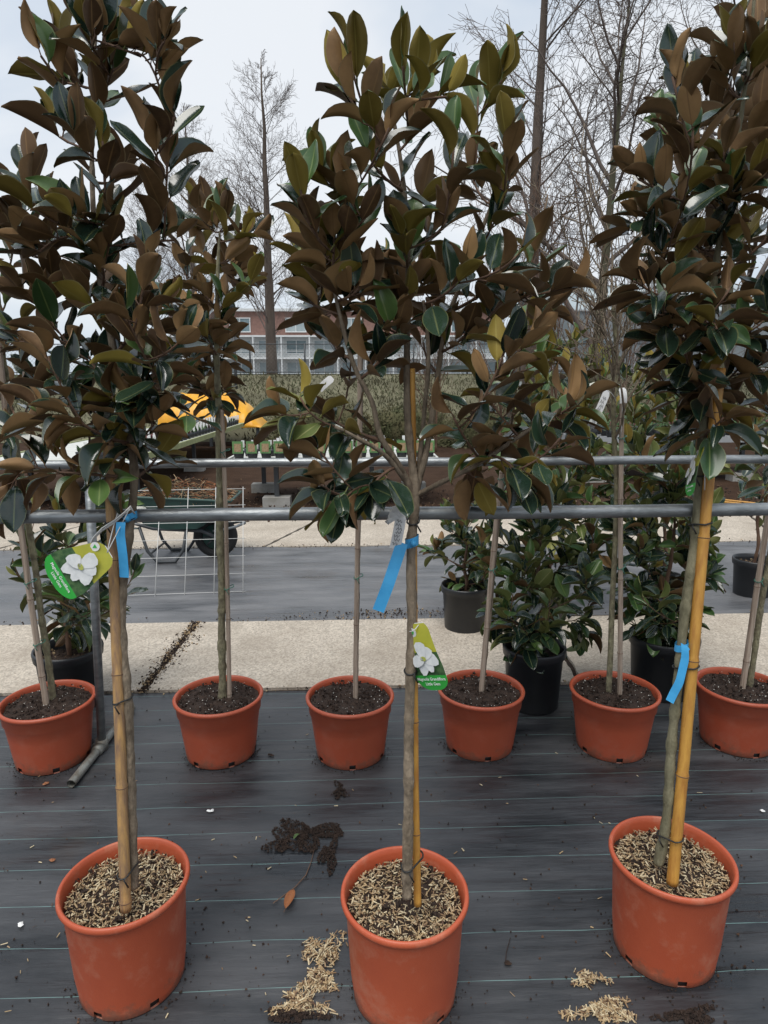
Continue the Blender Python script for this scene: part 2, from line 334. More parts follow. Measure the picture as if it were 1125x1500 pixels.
def slabs(y0, y1, joints, top, skew):
    base = MB(); base.add([(-9, y0, -.004), (9, y0, -.004), (9, y1, -.004), (-9, y1, -.004)], [(0, 1, 2, 3)])
    root = tag(base.build('path', 'soil'), kind='structure')
    for k in range(len(joints)-1):
        a, b2 = joints[k]+.018, joints[k+1]-.018; n = 24; mb = MB(); vs = []
        def edge(x, y, s): return x + skew*(y-y0) + .009*hnoise(y*14+s, x) 
        for j in range(n+1):
            y = y0+.012+(y1-y0-.024)*j/n
            vs += [(edge(a, y, 1), y, top), (edge(b2, y, 2), y, top)]
        m = len(vs)
        vs += [(p[0], p[1], -.03) for p in vs]
        fs = [(2*j, 2*j+1, 2*j+3, 2*j+2) for j in range(n)]
        fs += [(2*j, 2*j+2, 2*j+2+m, 2*j+m) for j in range(n)] + [(2*j+3, 2*j+1, 2*j+1+m, 2*j+3+m) for j in range(n)]
        fs += [(1, 0, m, m+1), (2*n, 2*n+1, 2*n+1+m, 2*n+m)]
        mb.add(vs, fs, 0, False); mb.build('concrete_slab', 'aggregate', root)
    return root
jx = gnd(215, 1005).x; sk = (gnd(288, 915).x - jx)/(Y2-Y1)
slabs(Y1, Y2, [jx-4.4, jx-2.2, jx, jx+2.3, jx+4.6, jx+6.9], .012, sk)
j2 = gnd(388, 800).x
slabs(Y3, Y4, [j2-5.2, j2-2.6, j2, j2+2.6, j2+5.2, j2+7.8], .010, .35)

# litter: soil crumbs and dead bits along joints and edges
def crumbs(name, pts, mats, kind_label=None, parent=None, cat=None, size=(.003, .009), loc=(0, 0, 0)):
    b = MB()
    for p in pts:
        s = size[0]+(size[1]-size[0])*rnd.random()**2.2*1.25; q = [Vector((1, 0, 0)), Vector((-.5, .86, 0)), Vector((-.5, -.86, 0)), Vector((.1, .1, .9)), Vector((0, 0, -.6))]
        M = Matrix.Rotation(rnd.uniform(0, 6.3), 3, rv().normalized())
        vs = [Vector(p) + M @ (v*s*rnd.uniform(.7, 1.3)) for v in q]
        b.add(vs, [(0, 1, 3), (1, 2, 3), (2, 0, 3), (1, 0, 4), (2, 1, 4), (0, 2, 4)], rnd.randrange(len(mats)), False)
    o = b.build(name, mats, parent, loc); tag(o, kind_label, cat, None, 'stuff'); return o
def chips(name, gen, n, mats=('chip0', 'chip1', 'chip2', 'chip3', 'chip4'), w=(0.30, .14, .30, .13, .13), parent=None, length=(.005, .017), flat=.5, label=None, cat=None):
    b = MB(); mi = list(range(len(mats)))
    for _ in range(n):
        p = Vector(gen()); l = rnd.uniform(*length)/2*(1.35 if rnd.random() < .15 else 1); wd = rnd.uniform(.0006, .0021); h = rnd.uniform(.0003, .001)
        d = Vector((rnd.gauss(0, 1), rnd.gauss(0, 1), rnd.gauss(0, flat*.6))).normalized()
        x = d.cross(Vector((0, 0, 1))).normalized(); x = (x + rv(.4)).normalized(); x = (x - d*x.dot(d)).normalized(); y = d.cross(x)
        vs = [p + d*a*l + x*b_*wd*(1 if a < 0 else rnd.uniform(.4, 1)) + y*c*h for a in (-1, 1) for b_ in (-1, 1) for c in (-1, 1)]
        b.add(vs, [(0,1,3,2), (4,6,7,5), (0,4,5,1), (2,3,7,6), (0,2,6,4), (1,5,7,3)], rnd.choices(mi, w)[0], False)
    return tag(b.build(name, list(mats), parent), label, cat, None, 'stuff')

# ------------------------------------------------------------------ pots
def pot_mesh(kind):
    b = MB(); n = 72
    if kind == 'tall':
        Rt, Rb, Hh = .163, .134, .296
        prof = [(Rb-.012, .012), (Rb-.004, 0), (Rb, .004), (Rb+.001, .024), (Rb+.006, .07), (Rt-.013, Hh-.03), (Rt-.011, Hh-.024), (Rt-.003, Hh-.020), (Rt, Hh-.012), (Rt-.001, Hh-.004), (Rt-.006, Hh), (Rt-.011, Hh-.004), (Rt-.013, Hh-.02), (Rb-.004, .03), (Rb-.014, .016), (.0, .016)]
    else:
        Rt, Rb, Hh = .187, .146, .268
        prof = [(Rb-.012, .012), (Rb-.004, 0), (Rb, .005), (Rb+.002, .026), (Rb+.016, .14), (Rb+.0235, .196), (Rb+.029, .203), (Rb+.031, Hh-.024), (Rt-.006, Hh-.021), (Rt, Hh-.014), (Rt+.001, Hh-.006), (Rt-.004, Hh-.001), (Rt-.009, Hh), (Rt-.014, Hh-.005), (Rt-.016, Hh-.02), (Rb-.004, .03), (Rb-.014, .016), (.0, .016)]
    hole = {3, 4, 15, 16, 27, 28, 39, 40, 51, 52, 63, 64}
    b.lathe(prof, n, skip=lambda i, j: i in (1, 2) and j in hole)
    b.lathe([(0, .026), (Rb-.0065, .026), (Rb-.0065, .003), (0, .003)], n, mi=1)  # black core inside the base: painted shade seen through the drain holes
    return b, Rt, Hh
def soil_disc(Rs, amp=.012, dome=.01):
    b = MB(); nr, na = 14, 40; vs = [(0, 0, dome)]
    sx = rnd.uniform(0, 50)
    for i in range(1, nr+1):
        r = Rs*i/nr
        for j in range(na):
            t = 2*math.pi*j/na; x, y = r*math.cos(t), r*math.sin(t)
            vs.append((x, y, dome*(1-(i/nr)**2)+amp*hnoise(x*22+sx, y*22)*.6+amp*.7*rnd.uniform(-.5, .5)))
    fs = [(0, 1+j, 1+(j+1) % na) for j in range(na)]
    for i in range(nr-1):
        for j in range(na):
            a = 1+i*na+j; a2 = 1+i*na+(j+1) % na; fs.append((a, a+na, a2+na, a2))
    b.add(vs, fs); return b
def in_disc(Rs, z, zr=.012):
    def f():
        r = Rs*math.sqrt(rnd.random()); t = rnd.uniform(0, 6.283); return (r*math.cos(t), r*math.sin(t), z+rnd.uniform(-.2, 1)*zr)
    return f
def rotated(x, y):                      # calibrated pot positions are in the camera's heading; turn them to the rows
    x, y = x*1.0333, y*1.0333
    return (x*math.cos(YAW)+y*math.sin(YAW), -x*math.sin(YAW)+y*math.cos(YAW), 0)
FP = [rotated(-.656, 1.41), rotated(.048, 1.372), rotated(.758, 1.492)]
BP = [rotated(-1.37, 2.417), rotated(-.685, 2.455), rotated(-.142, 2.448), rotated(.405, 2.505), rotated(.962, 2.491), rotated(1.512, 2.525)]
tall_b, RT, HT = pot_mesh('tall'); low_b, RB, HB = pot_mesh('low')
flabels = ['tall orange plastic pot of woodchip mulch, its tree tied to a weathered cane', 'tall orange plastic pot standing beside the largest spilled woodchip heap', 'tall orange plastic pot of woodchips holding the bright yellow cane']
tall_me = low_me = None
for i, p in enumerate(FP):
    t = thing('plant_pot', p, flabels[i], 'pot', 'tall orange pots in the first row', rnd.uniform(0, 6))
    if tall_me is None: o = tall_b.build('pot_body', ['pot_orange', 'black_tie_hole_shade'], t); tall_me = o.data
    else: inst('pot_body', tall_me, Matrix(), t)
    s = soil_disc(RT-.017, .012, .012).build('soil', 'soil', t); s.location = (0, 0, HT-.05)
    c = chips('woodchip_mulch', in_disc(RT-.022, HT-.044, .016), 2100, parent=t, flat=.75)
    crumbs('soil_crumb', [in_disc(RT-.02, HT-.046, .018)() for _ in range(420)], ['crumb'], parent=t)
blabels = ['low terracotta plastic pot beside the pipe stand foot', 'low terracotta plastic pot with the lichen covered trunk and flat cane', 'low terracotta plastic pot holding a single thin straight cane', 'low terracotta plastic pot with a slanting cane, beside the black pot', 'low terracotta plastic pot of the bare twiggy tree', 'low terracotta plastic pot holding two slanting stems, past the yellow cane']
for i, p in enumerate(BP):
    t = thing('plant_pot', p, blabels[i], 'pot', 'low terracotta pots in the second row', rnd.uniform(0, 6))
    if low_me is None: o = low_b.build('pot_body', ['pot_red', 'black_tie_hole_shade'], t); low_me = o.data
    else: inst('pot_body', low_me, Matrix(), t)
    s = soil_disc(RB-.019, .014, .008).build('soil', 'soil', t); s.location = (0, 0, HB-.028)
    crumbs('soil_crumb', [in_disc(RB-.026, HB-.024, .014)() for _ in range(420)], ['crumb', 'soil', 'crumb'], parent=t)
    crumbs('perlite_grain', [in_disc(RB-.03, HB-.014, .006)() for _ in range(70)], ['perlite'], parent=t, size=(.0015, .003))
def black_pot(p, Rt, Hh, label):
    t = thing('plant_pot', p, label, 'pot', 'black pots of the bushy magnolias', rnd.uniform(0, 6)); b = MB(); Rb = Rt*.82
    b.lathe([(Rb-.01, .01), (Rb-.003, 0), (Rb, .006), (Rt-.012, Hh-.05), (Rt-.002, Hh-.046), (Rt+.002, Hh-.01), (Rt-.001, Hh), (Rt-.010, Hh-.003), (Rt-.013, Hh-.03), (Rb-.006, .03), (0, .02)], 56)
    b.build('pot_body', 'pot_black', t)
    s = soil_disc(Rt-.018, .014, .012).build('soil', 'soil', t); s.location = (0, 0, Hh-.055)
    crumbs('soil_crumb', [in_disc(Rt-.025, Hh-.05, .014)() for _ in range(200)], ['crumb', 'straw', 'soil'], parent=t)
    return t

# ------------------------------------------------------------------ rails
PR = .0168
YF, YB = 1.60, 2.40
zf = at(560, 752, YF).z; zb = at(560, 677, YB).z
def rail(name, Y, z, label):
    b = MB(); L0, L1 = -4.2, 4.2
    pts = [(L0+(L1-L0)*i/24, Y, z+.0015*math.sin(i*1.3)) for i in range(25)]
    t = thing(name, (0, Y, 0), label, 'rail')
    b.tube(pts, PR, 20); o = b.build('pipe', 'steel', t); o.location = (0, -Y, 0)
    c = MB(); jx_ = at(466, 752, Y).x
    c.tube([(jx_-.0012, Y, z), (jx_+.0012, Y, z)], PR+.0008, 20); o2 = c.build('pipe_joint', 'steel_old', t); o2.location = (0, -Y, 0)
    return t
r1 = rail('support_rail', YF, zf, 'thicker looking grey galvanised pipe rail the front trees are tied to')
for sx_ in (-4.1, 4.1):
    b = MB(); b.tube([(sx_, 0, 0), (sx_, 0, zf-PR)], PR, 16); b.build('post', 'steel', r1)
r2 = rail('support_rail', YB, zb, 'galvanised pipe rail running along the second row, on the pipe stand')
for sx_ in (-4.1, 4.1):
    b = MB(); b.tube([(sx_, 0, 0), (sx_, 0, zb-PR)], PR, 16); b.build('post', 'steel', r2)
pb = gnd(150, 1097); ptop = at(131, 690, YB+.035); 
st = thing('pipe_stand', (pb.x, pb.y, 0), 'galvanised pipe stand with clamped foot between the low pots', 'stand')
b = MB(); b.tube([(0, 0, .02), (ptop.x-pb.x, ptop.y-pb.y, zb+.03)], .0172, 18); b.build('post', 'steel', st)
f1 = gnd(104, 1148, .02)
b = MB(); d = Vector((f1.x-pb.x, f1.y-pb.y, 0)); nd = d.normalized()
outer = [(-d.x*1.2, -d.y*1.2, .019), (0, 0, .019), (d.x, d.y, .019)]
b.tube(outer, .017, 18, caps=False); b.tube([(d.x, d.y, .019), (d.x-nd.x*.12, d.y-nd.y*.12, .019)], .0145, 18, caps=False)
b.build('foot_pipe', 'steel_old', st)
b = MB(); b.tube([(0, 0, .001), (0, 0, .05)], [.026, .026], 20); b.tube([(nd.x*.018, nd.y*.018, .02), (nd.x*.055, nd.y*.055, .02)], .0235, 18); b.build('clamp', 'steel_old', st)
b = MB(); b.box((-.03, -.005, .022), (.012, .012, .012)); b.build('bolt', 'steel_old', st)

# ------------------------------------------------------------------ leaves
def leaf_mesh(name, width, fold, curl, wave, mats, seed):
    r_ = random.Random(seed); nl, nw = 9, 4
    top, uvs = [], []
    for j in range(nl+1):
        t = j/nl
        w = width*max(.012, math.sin(math.pi*min(1, t**1.02))**.62*(1-.10*abs(t-.55))) if 0 < j < nl else width*.02
        for i in range(nw+1):
            u = i/nw*2-1
            x = u*w*.5; y = t
            z = fold*abs(u)**1.3*w + curl*(t*t) - .5*curl*t + wave*math.sin(t*9+seed+u*2)*abs(u)*.5
            top.append(Vector((x, y, z))); uvs.append((i/nw, t))
    th = .010
    bot = [p - Vector((0, 0, th*(.12 if (k % (nw+1)) in (0, nw) else 1))) for k, p in enumerate(top)]
    n = len(top); vs = top+bot; fs, mi = [], []
    for j in range(nl):
        for i in range(nw):
            a = j*(nw+1)+i; q = (a, a+1, a+nw+2, a+nw+1)
            for tri in ((q[0], q[1], q[2]), (q[0], q[2], q[3])):
                fs.append(tri); mi.append(0); fs.append(tuple(k+n for k in tri[::-1])); mi.append(1)
    # petiole
    s0 = len(vs); pr = .016
    for y, z in ((-.16, -.02), (.02, -.006)):
        for k in range(4): vs.append(Vector((pr*math.cos(k*1.571), y, z+pr*math.sin(k*1.571))))
    for k in range(4): fs.append((s0+k, s0+(k+1) % 4, s0+4+(k+1) % 4, s0+4+k)); mi.append(2)
    # midrib, a thin raised ridge under the leaf
    me = bpy.data.meshes.new(name); me.from_pydata([tuple(v) for v in vs], [], fs)
    for m_ in mats: me.materials.append(MATS[m_])
    me.polygons.foreach_set('material_index', mi); me.polygons.foreach_set('use_smooth', [True]*len(fs))
    uvl = me.uv_layers.new(name='UVMap'); alluv = uvs+uvs+[(0.3, .5)]*8
    for lp in me.loops: uvl.data[lp.index].uv = alluv[lp.vertex_index]
    me.update(); return me
def leaf_set(tag_, mats):
    sp = [(.50, .22, -.10, .03), (.46, .40, -.26, .05), (.57, .16, .08, .02), (.45, .52, -.34, .06), (.50, .25, -.16, .08), (.47, .16, .16, .05), (.43, .6, -.10, .05), (.54, .12, -.08, .07), (.40, .7, -.4, .06)]
    return [leaf_mesh('leaf_'+tag_, w, f, c, wv, mats, k) for k, (w, f, c, wv) in enumerate(sp)]
LV = {'brown': leaf_set('brown', ['leaf_green', 'leaf_brown', 'twig_brown']),
      'olive': leaf_set('olive', ['leaf_fresh', 'leaf_olive', 'leaf_pale']),
      'green': leaf_set('green', ['leaf_green', 'leaf_pale', 'leaf_pale']),
      'fresh': leaf_set('fresh', ['leaf_fresh', 'leaf_pale', 'leaf_pale']),
      'gold': leaf_set('gold', ['leaf_pale', 'leaf_olive', 'leaf_pale'])}
def place_leaf(root, base, p, axis, nrm, length, kind, counter):
    Y_ = axis.normalized(); Z_ = nrm - Y_*nrm.dot(Y_)
    if Z_.length < 1e-4: Z_ = Y_.orthogonal()
    Z_.normalize(); X_ = Y_.cross(Z_)
    M3 = Matrix((X_, Y_, Z_)).transposed()
    q = p - base + Y_*(.14*length)
    M = Matrix.Translation(q) @ (M3 @ Matrix.Diagonal((length*rnd.uniform(.88, 1.12), length, length))).to_4x4()
    counter.append((q+base+Y_*length*.5-CP, rnd.choice(LV[kind]), M))
def flush_leaves(root, leaves, cap):
    leaves.sort(key=lambda t: t[0].length)
    for _, me, M in leaves[:cap]: inst('leaf', me, M, root)
    rest = leaves[cap:]
    if not rest: return
    mats, vs, fs, mi, uv = [], [], [], [], []
    for _, me, M in rest:
        o = len(vs); ids = []
        for m_ in me.materials:
            if m_.name not in mats: mats.append(m_.name)
            ids.append(mats.index(m_.name))
        vs += [tuple(M @ v.co) for v in me.vertices]; ul = me.uv_layers[0].data
        for p in me.polygons:
            fs.append(tuple(i+o for i in p.vertices)); mi.append(ids[p.material_index]); uv += [tuple(ul[l].uv) for l in p.loop_indices]
    me = bpy.data.meshes.new('foliage'); me.from_pydata(vs, [], fs)
    for m_ in mats: me.materials.append(MATS[m_])
    me.polygons.foreach_set('material_index', mi); me.polygons.foreach_set('use_smooth', [True]*len(fs))
    u = me.uv_layers.new(name='UVMap'); u.data.foreach_set('uv', [c for t in uv for c in t]); me.update()
    o = bpy.data.objects.new('foliage', me); o.parent = root; col.objects.link(o); o['kind'] = 'stuff'
def bez(a, b, c, n): return [a*(1-t)**2 + b*2*t*(1-t) + c*t*t for t in [i/n for i in range(n+1)]]
def magnolia(name, label, group, base, trunk, tr, tips, nleaf, leaf_len, kinds, barkm, fork=0, droop_z=None, cap=290, tip_up=.75, twig_r=.0035, limbs=()):
    """trunk: world points; tips: (point, kind override or None). Leaves sit in spirals along each shoot."""
    base = Vector(base); root = thing(name, base, label, 'tree' if 'shrub' not in name else 'shrub', group)
    tp_, rr_ = knobbly(trunk, tr)
    mb = MB(); mb.tube([p-base for p in tp_], rr_, 14); mb.build('trunk', barkm, root)
    nodes = []                           # points to attach to
    for i in range(fork, len(trunk)-1):
        for s in range(6): nodes.append((trunk[i].lerp(trunk[i+1], s/6), tr[i]*.8))
    nodes.append((trunk[-1], tr[-1]))
    for lp_, r_a, r_b in limbs:
        n_ = len(lp_)-1; P_, Q_ = knobbly(lp_, [r_a+(r_b-r_a)*k/n_ for k in range(n_+1)])
        mb = MB(); mb.tube([p-base for p in P_], Q_, 10); mb.build('branch', barkm, root); nodes += [(p, r) for p, r in zip(P_[4:], Q_[4:])][::2]
    zmin, zmax = min(t[0].z for t in tips), max(t[0].z for t in tips)
    axis0 = trunk[-1]
    def dtr(p): return min((p-n_[0]).length for n_ in nodes[:60]) 
    cnt = []
    for p, kd in sorted(tips, key=lambda t: dtr(t[0])):
        best, bd = None, 1e9
        for q, rr in nodes:
            dv = p-q; hd = math.hypot(dv.x, dv.y)
            if dv.length < .06: continue
            cost = dv.length + max(0, .55*hd-dv.z)*.9
            if cost < bd: bd, best = cost, (q, rr)
        q, rr = best; dv = p-q
        low = (p.z-zmin)/(zmax-zmin+1e-6)
        ctrl = q + Vector((dv.x*.62, dv.y*.62, dv.z*(.32 if dv.z > 0 else .1))) + rv(.012)
        n = max(5, int(dv.length/.03)); path = bez(q, ctrl, p, n)
        r0 = min(rr*.75, .0022+.014*dv.length+.001); rads = [r0+(twig_r*.75-r0)*(i/n)**.7 for i in range(n+1)]
        mb = MB(); mb.tube([x-base for x in path], rads, 6); mb.build('branch', 'twig_brown' if r0 < .006 else barkm, root)
        for i in range(1, n): nodes.append((path[i], rads[i]))
        # leaves up the shoot
        nl = max(4, int(round(nleaf*rnd.uniform(.75, 1.25)*(.74 if low > .6 else 1.08)))); span = min(dv.length*.85, .05+.016*nl)
        cum = [0]
        for i in range(n): cum.append(cum[-1]+(path[i+1]-path[i]).length)
        phi = rnd.uniform(0, 6.28)
        for k in range(nl):
            f = k/(nl-1); s = cum[-1]-span*(1-f)**1.0
            i = max(0, min(n-1, next((j for j in range(n) if cum[j+1] >= s), n-1)))
            pt = path[i].lerp(path[i+1], max(0, min(1, (s-cum[i])/max(1e-6, cum[i+1]-cum[i]))))
            d = (path[i+1]-path[i]).normalized()
            d = (d*.55 + Vector((0, 0, tip_up*(.25+low)))).normalized()
            phi += 2.4 + rnd.uniform(-.35, .35)
            e1 = d.orthogonal().normalized(); e2 = d.cross(e1); o_ = e1*math.cos(phi)+e2*math.sin(phi)
            al = R(88 - 60*f**.8 - 26*low) + rnd.gauss(0, .16)
            a = d*math.cos(al) + o_*math.sin(al)
            a.z -= max(0, .62-low)*1.5*(1-.6*f)
            nrm = d - o_*.2 + rv(.3)
            if low < .5 or a.z < 0:          # heavy lower leaves turn their glossy face up and out
                hz = Vector((a.x, a.y, 0)); hz = hz.normalized() if hz.length > 1e-3 else Vector((0, -1, 0))
                if rnd.random() < .85: nrm = hz*.7 + Vector((0, 0, 1)) + rv(.35)
            kk = kd or rnd.choices(list(kinds), [w for w in kinds.values()])[0]
            if kd is None and f > .75 and low > .75 and rnd.random() < .5: kk = 'olive'  # high tip leaves: young, and coloured as if lit from behind
            place_leaf(root, base, pt, a, nrm, leaf_len*rnd.uniform(.72, 1.12)*(1-.25*f**3), kk, cnt)
    flush_leaves(root, cnt, cap)
    return root
def knobbly(pts, rads, step=.012):
    P, Q = [], []; ph = rnd.uniform(0, 9); s = 0; nxt = rnd.uniform(.03, .1); n = len(pts)
    for i in range(n-1):
        p0, p1, p2, p3 = [Vector(pts[max(0, min(n-1, i+k))]) for k in (-1, 0, 1, 2)]
        m = max(2, int((p2-p1).length/step))
        for k in range(m):
            t = k/m; q = .5*((2*p1)+(p2-p0)*t+(2*p0-5*p1+4*p2-p3)*t*t+(3*p1-p0-3*p2+p3)*t**3)
            r = rads[i]+(rads[i+1]-rads[i])*t; s += step; f = 1+.05*math.sin(s*31+ph)+.04*math.sin(s*83+ph*2)+rnd.uniform(-.025, .025)
            if s > nxt:
                f *= 1.16
                if s > nxt+.014: nxt = s+rnd.uniform(.05, .14)
            P.append(q+Vector((math.sin(s*17+ph), math.cos(s*13+ph), 0))*r*.10); Q.append(r*f)
    P.append(Vector(pts[-1])); Q.append(rads[-1]); return P, Q
def cane(name, pts, r, m, label, group=None, nodes=.28):
    base = Vector(pts[0]); root = thing(name, base, label, 'cane', group)
    L = [(Vector(pts[i+1])-Vector(pts[i])).length for i in range(len(pts)-1)]; tot = sum(L); n = int(tot/.012)
    P, rad = [], []
    off = rnd.uniform(0, nodes)
    for k in range(n+1):
        s = tot*k/n; i = 0; ss = s
        while i < len(L)-1 and ss > L[i]: ss -= L[i]; i += 1
        P.append(Vector(pts[i]).lerp(Vector(pts[i+1]), min(1, ss/L[i]))-base)
        ph = ((s+off) % nodes)/.012
        rad.append(r*(1.13 if ph < 1 else (.95 if ph < 2 else 1)) * (1-.12*s/tot))
    mb = MB(); mb.tube(P, rad, 14); mb.build('cane_shaft', m, root)
    for k in range(1, n):
        if rad[k] > r*1.0 and rad[k] > rad[k-1]*1.05:
            d = (P[k+1]-P[k-1]).normalized(); mb = MB(); mb.tube([P[k]-d*.0022, P[k]-d*.0006, P[k]+d*.001], [rad[k]*.97, rad[k]*1.05, rad[k]*.97], 14); mb.build('cane_node', 'twig_brown', root)
    return root
def tie(root, a, b_, r, z0, m='black_tie_hole_shade', thick=.0022, tail=True):
    """a band round two stems (world points a, b_), a part of the cane's thing"""
    base = Vector(root.location); a, b_ = Vector(a), Vector(b_); dv = b_-a; dv.z = 0
    L = dv.length; dx = dv.normalized() if L > 1e-5 else Vector((1, 0, 0)); dy = Vector((-dx.y, dx.x, 0)); pts = []
    for k in range(28):
        t = 2*math.pi*k/28; c = a if math.cos(t) < 0 else b_
        rr = r+thick
        pts.append(Vector((c.x, c.y, z0)) + dx*math.cos(t)*rr + dy*math.sin(t)*rr + Vector((0, 0, .006*math.cos(t))) - base)
    mb = MB(); mb.tube(pts, thick, 6, closed=True)
    if tail:
        e = pts[20]; mb.tube([e, e+Vector((-.006, -.012, -.004)), e+Vector((.004, -.014, -.022))], thick*.9, 6)
    return mb.build('tie', m, root)

# ---------------- first row
def zat(pts, z):                         # point on a polyline at height z
    for i in range(len(pts)-1):
        a, b_ = Vector(pts[i]), Vector(pts[i+1])
        if a.z <= z <= b_.z: return a.lerp(b_, (z-a.z)/(b_.z-a.z))
    return Vector(pts[-1])
def crown_tips(px_list, Y0, dY, extra=0, box=None):
    out = []
    for e in px_list:
        px, py = e[0], e[1]; kd = e[2] if len(e) > 2 else None
        out.append((at(px, py, Y0 + (e[3] if len(e) > 3 else rnd.uniform(-dY, dY))), kd))
    for _ in range(extra):
        px, py = rnd.uniform(box[0], box[1]), rnd.uniform(box[2], box[3]); out.append((at(px, py, Y0+rnd.uniform(-dY*.6, dY*1.3)), None))
    return out
zs = HT-.045
K1 = {'brown': .86, 'olive': .14}
# left tree
L_cane = [at(182, 1308, 1.39), at(176, 1080, 1.45), at(165, 800, 1.535), at(160, 690, 1.56), at(156, 600, 1.58)]
L_trunk = [at(193, 1285, 1.425), at(192, 1150, 1.45), at(184, 1000, 1.482), at(178, 900, 1.515), at(186, 800, 1.545), at(197, 700, 1.58), at(185, 600, 1.61), at(160, 480, 1.63), at(140, 360, 1.64), at(135, 220, 1.65), at(140, 40, 1.66), at(150, -120, 1.66)]
tipsL = [(60,60),(100,100),(150,120),(205,60),(235,110),(255,150),(245,215),(180,235),(85,45),(140,30),(195,20),(70,155),(150,185),(110,180),(215,180),(165,80),(115,15),(240,40),
         (35,270),(15,330),(75,340),(45,210),(30,400),(60,420),(110,300),(165,310),(150,370),(215,360),(255,330),(120,410),(185,440),(245,420),(270,470),(20,480),(70,500),(130,500),(200,520),(250,540),
         (15,570),(60,580),(110,590),(160,590),(225,600),(45,660),(95,670),(235,640),(10,720),(130,640)]
tipsL = [(x, y+22, k[0] if k else None) for x, y, *k in tipsL]
trL = [.0125, .012, .0115, .011, .0105, .010, .0095, .008, .0065, .005, .004, .003]
magnolia('magnolia_tree', 'tall dark magnolia with a long open upper shoot, tied to the weathered cane', 'front row magnolias', L_trunk[0]-Vector((0, 0, .03)), [L_trunk[0]-Vector((0, 0, .03))]+L_trunk[1:], trL, crown_tips(tipsL, 1.6, .2, 10, (40, 270, 300, 640)), 9.0, .110, K1, 'bark_grey', 5)
lc = cane('bamboo_cane', [L_cane[0]-Vector((0, 0, .05))]+L_cane[1:], .0135, 'cane_ochre', 'weathered split brown bamboo cane in the tall pot by the pipe stand')
for z in (zat(L_cane, at(180, 1278, 1.4).z).z, zat(L_cane, at(176, 1030, 1.45).z).z, zf): 
    tie(lc, zat(L_cane, z), zat(L_trunk, z), .0125, z)
# middle tree
M_trunk = [at(597, 1298, 1.335), at(598, 1150, 1.375), at(601, 1000, 1.42), at(603, 900, 1.45), at(603, 800, 1.49), at(607, 725, 1.53), at(598, 620, 1.545), at(596, 500, 1.56), at(598, 380, 1.57), at(590, 260, 1.58), at(570, 150, 1.585), at(545, 90, 1.585)]
M_cane = [at(612, 1300, 1.36), at(608, 1150, 1.405), at(607, 1000, 1.447), at(606, 850, 1.495), at(606, 720, 1.55), at(603, 540, 1.565)]
tipsM = [(512,60,'olive'),(505,110),(590,75,'olive'),(555,110,'olive'),(630,95,'olive'),(655,120,'olive'),(700,120,'olive'),(735,95,'olive'),(570,165),(610,170),(665,190),(745,175),(540,205),(690,230),(745,250),
         (465,225,'olive'),(440,255,'olive'),(495,250),(450,300),(432,345,'gold'),(490,320),(540,290),(620,270),(655,300),(590,330),(720,310),(790,325),(760,350),(825,400),(800,440),
         (455,420),(475,390),(525,400),(570,420),(625,390),(680,380),(740,410),(490,480),(515,490),(560,500),(620,480),(680,470),(740,490),(780,470),
         (412,585,'brown'),(440,560,'gold'),(480,590),(470,640),(540,700),(500,715),(475,690),(665,590),(715,560),(720,640),(700,690),(780,600),(840,570),(820,620),(760,680)]
tipsM = [(x, y+22, *k) for x, y, *k in tipsM]
trM = [.0125, .012, .0118, .0116, .0115, .0115, .0085, .0075, .0065, .005, .004, .003]
magnolia('magnolia_tree', 'magnolia in front of the rail joint, with its grey trunk before a cane', 'front row magnolias', M_trunk[0]-Vector((0, 0, .03)), [M_trunk[0]-Vector((0, 0, .03))]+M_trunk[1:], trM, crown_tips(tipsM, 1.56, .2, 12, (460, 760, 260, 500)), 7.8, .110, K1, 'bark_grey', 5,
    limbs=[([at(606, 728, 1.53), at(590, 690, 1.52), at(558, 640, 1.50), at(545, 590, 1.50), at(520, 540, 1.50), at(500, 470, 1.52), at(485, 400, 1.53)], .0085, .004),
           ([at(600, 715, 1.53), at(565, 668, 1.48), at(520, 640, 1.45), at(490, 625, 1.43)], .006, .0035),
           ([at(609, 722, 1.535), at(628, 640, 1.56), at(640, 560, 1.60), at(655, 470, 1.62), at(690, 380, 1.64), at(720, 300, 1.64)], .0085, .004),
           ([at(609, 726, 1.53), at(650, 705, 1.50), at(700, 680, 1.48), at(760, 640, 1.48), at(820, 600, 1.50)], .0065, .0035),
           ([at(612, 690, 1.55), at(622, 600, 1.53), at(628, 520, 1.50), at(620, 440, 1.48)], .006, .004)])
mc = cane('bamboo_cane', [M_cane[0]-Vector((0, 0, .05))]+M_cane[1:], .0095, 'cane_yellow', 'thin dark yellow bamboo cane behind the grey magnolia trunk')
for py, Y in ((1265, 1.35), (980, 1.43), (762, 1.52)):
    z = at(605, py, Y).z; tie(mc, zat(M_trunk, z), zat(M_cane, z), .0125, z)
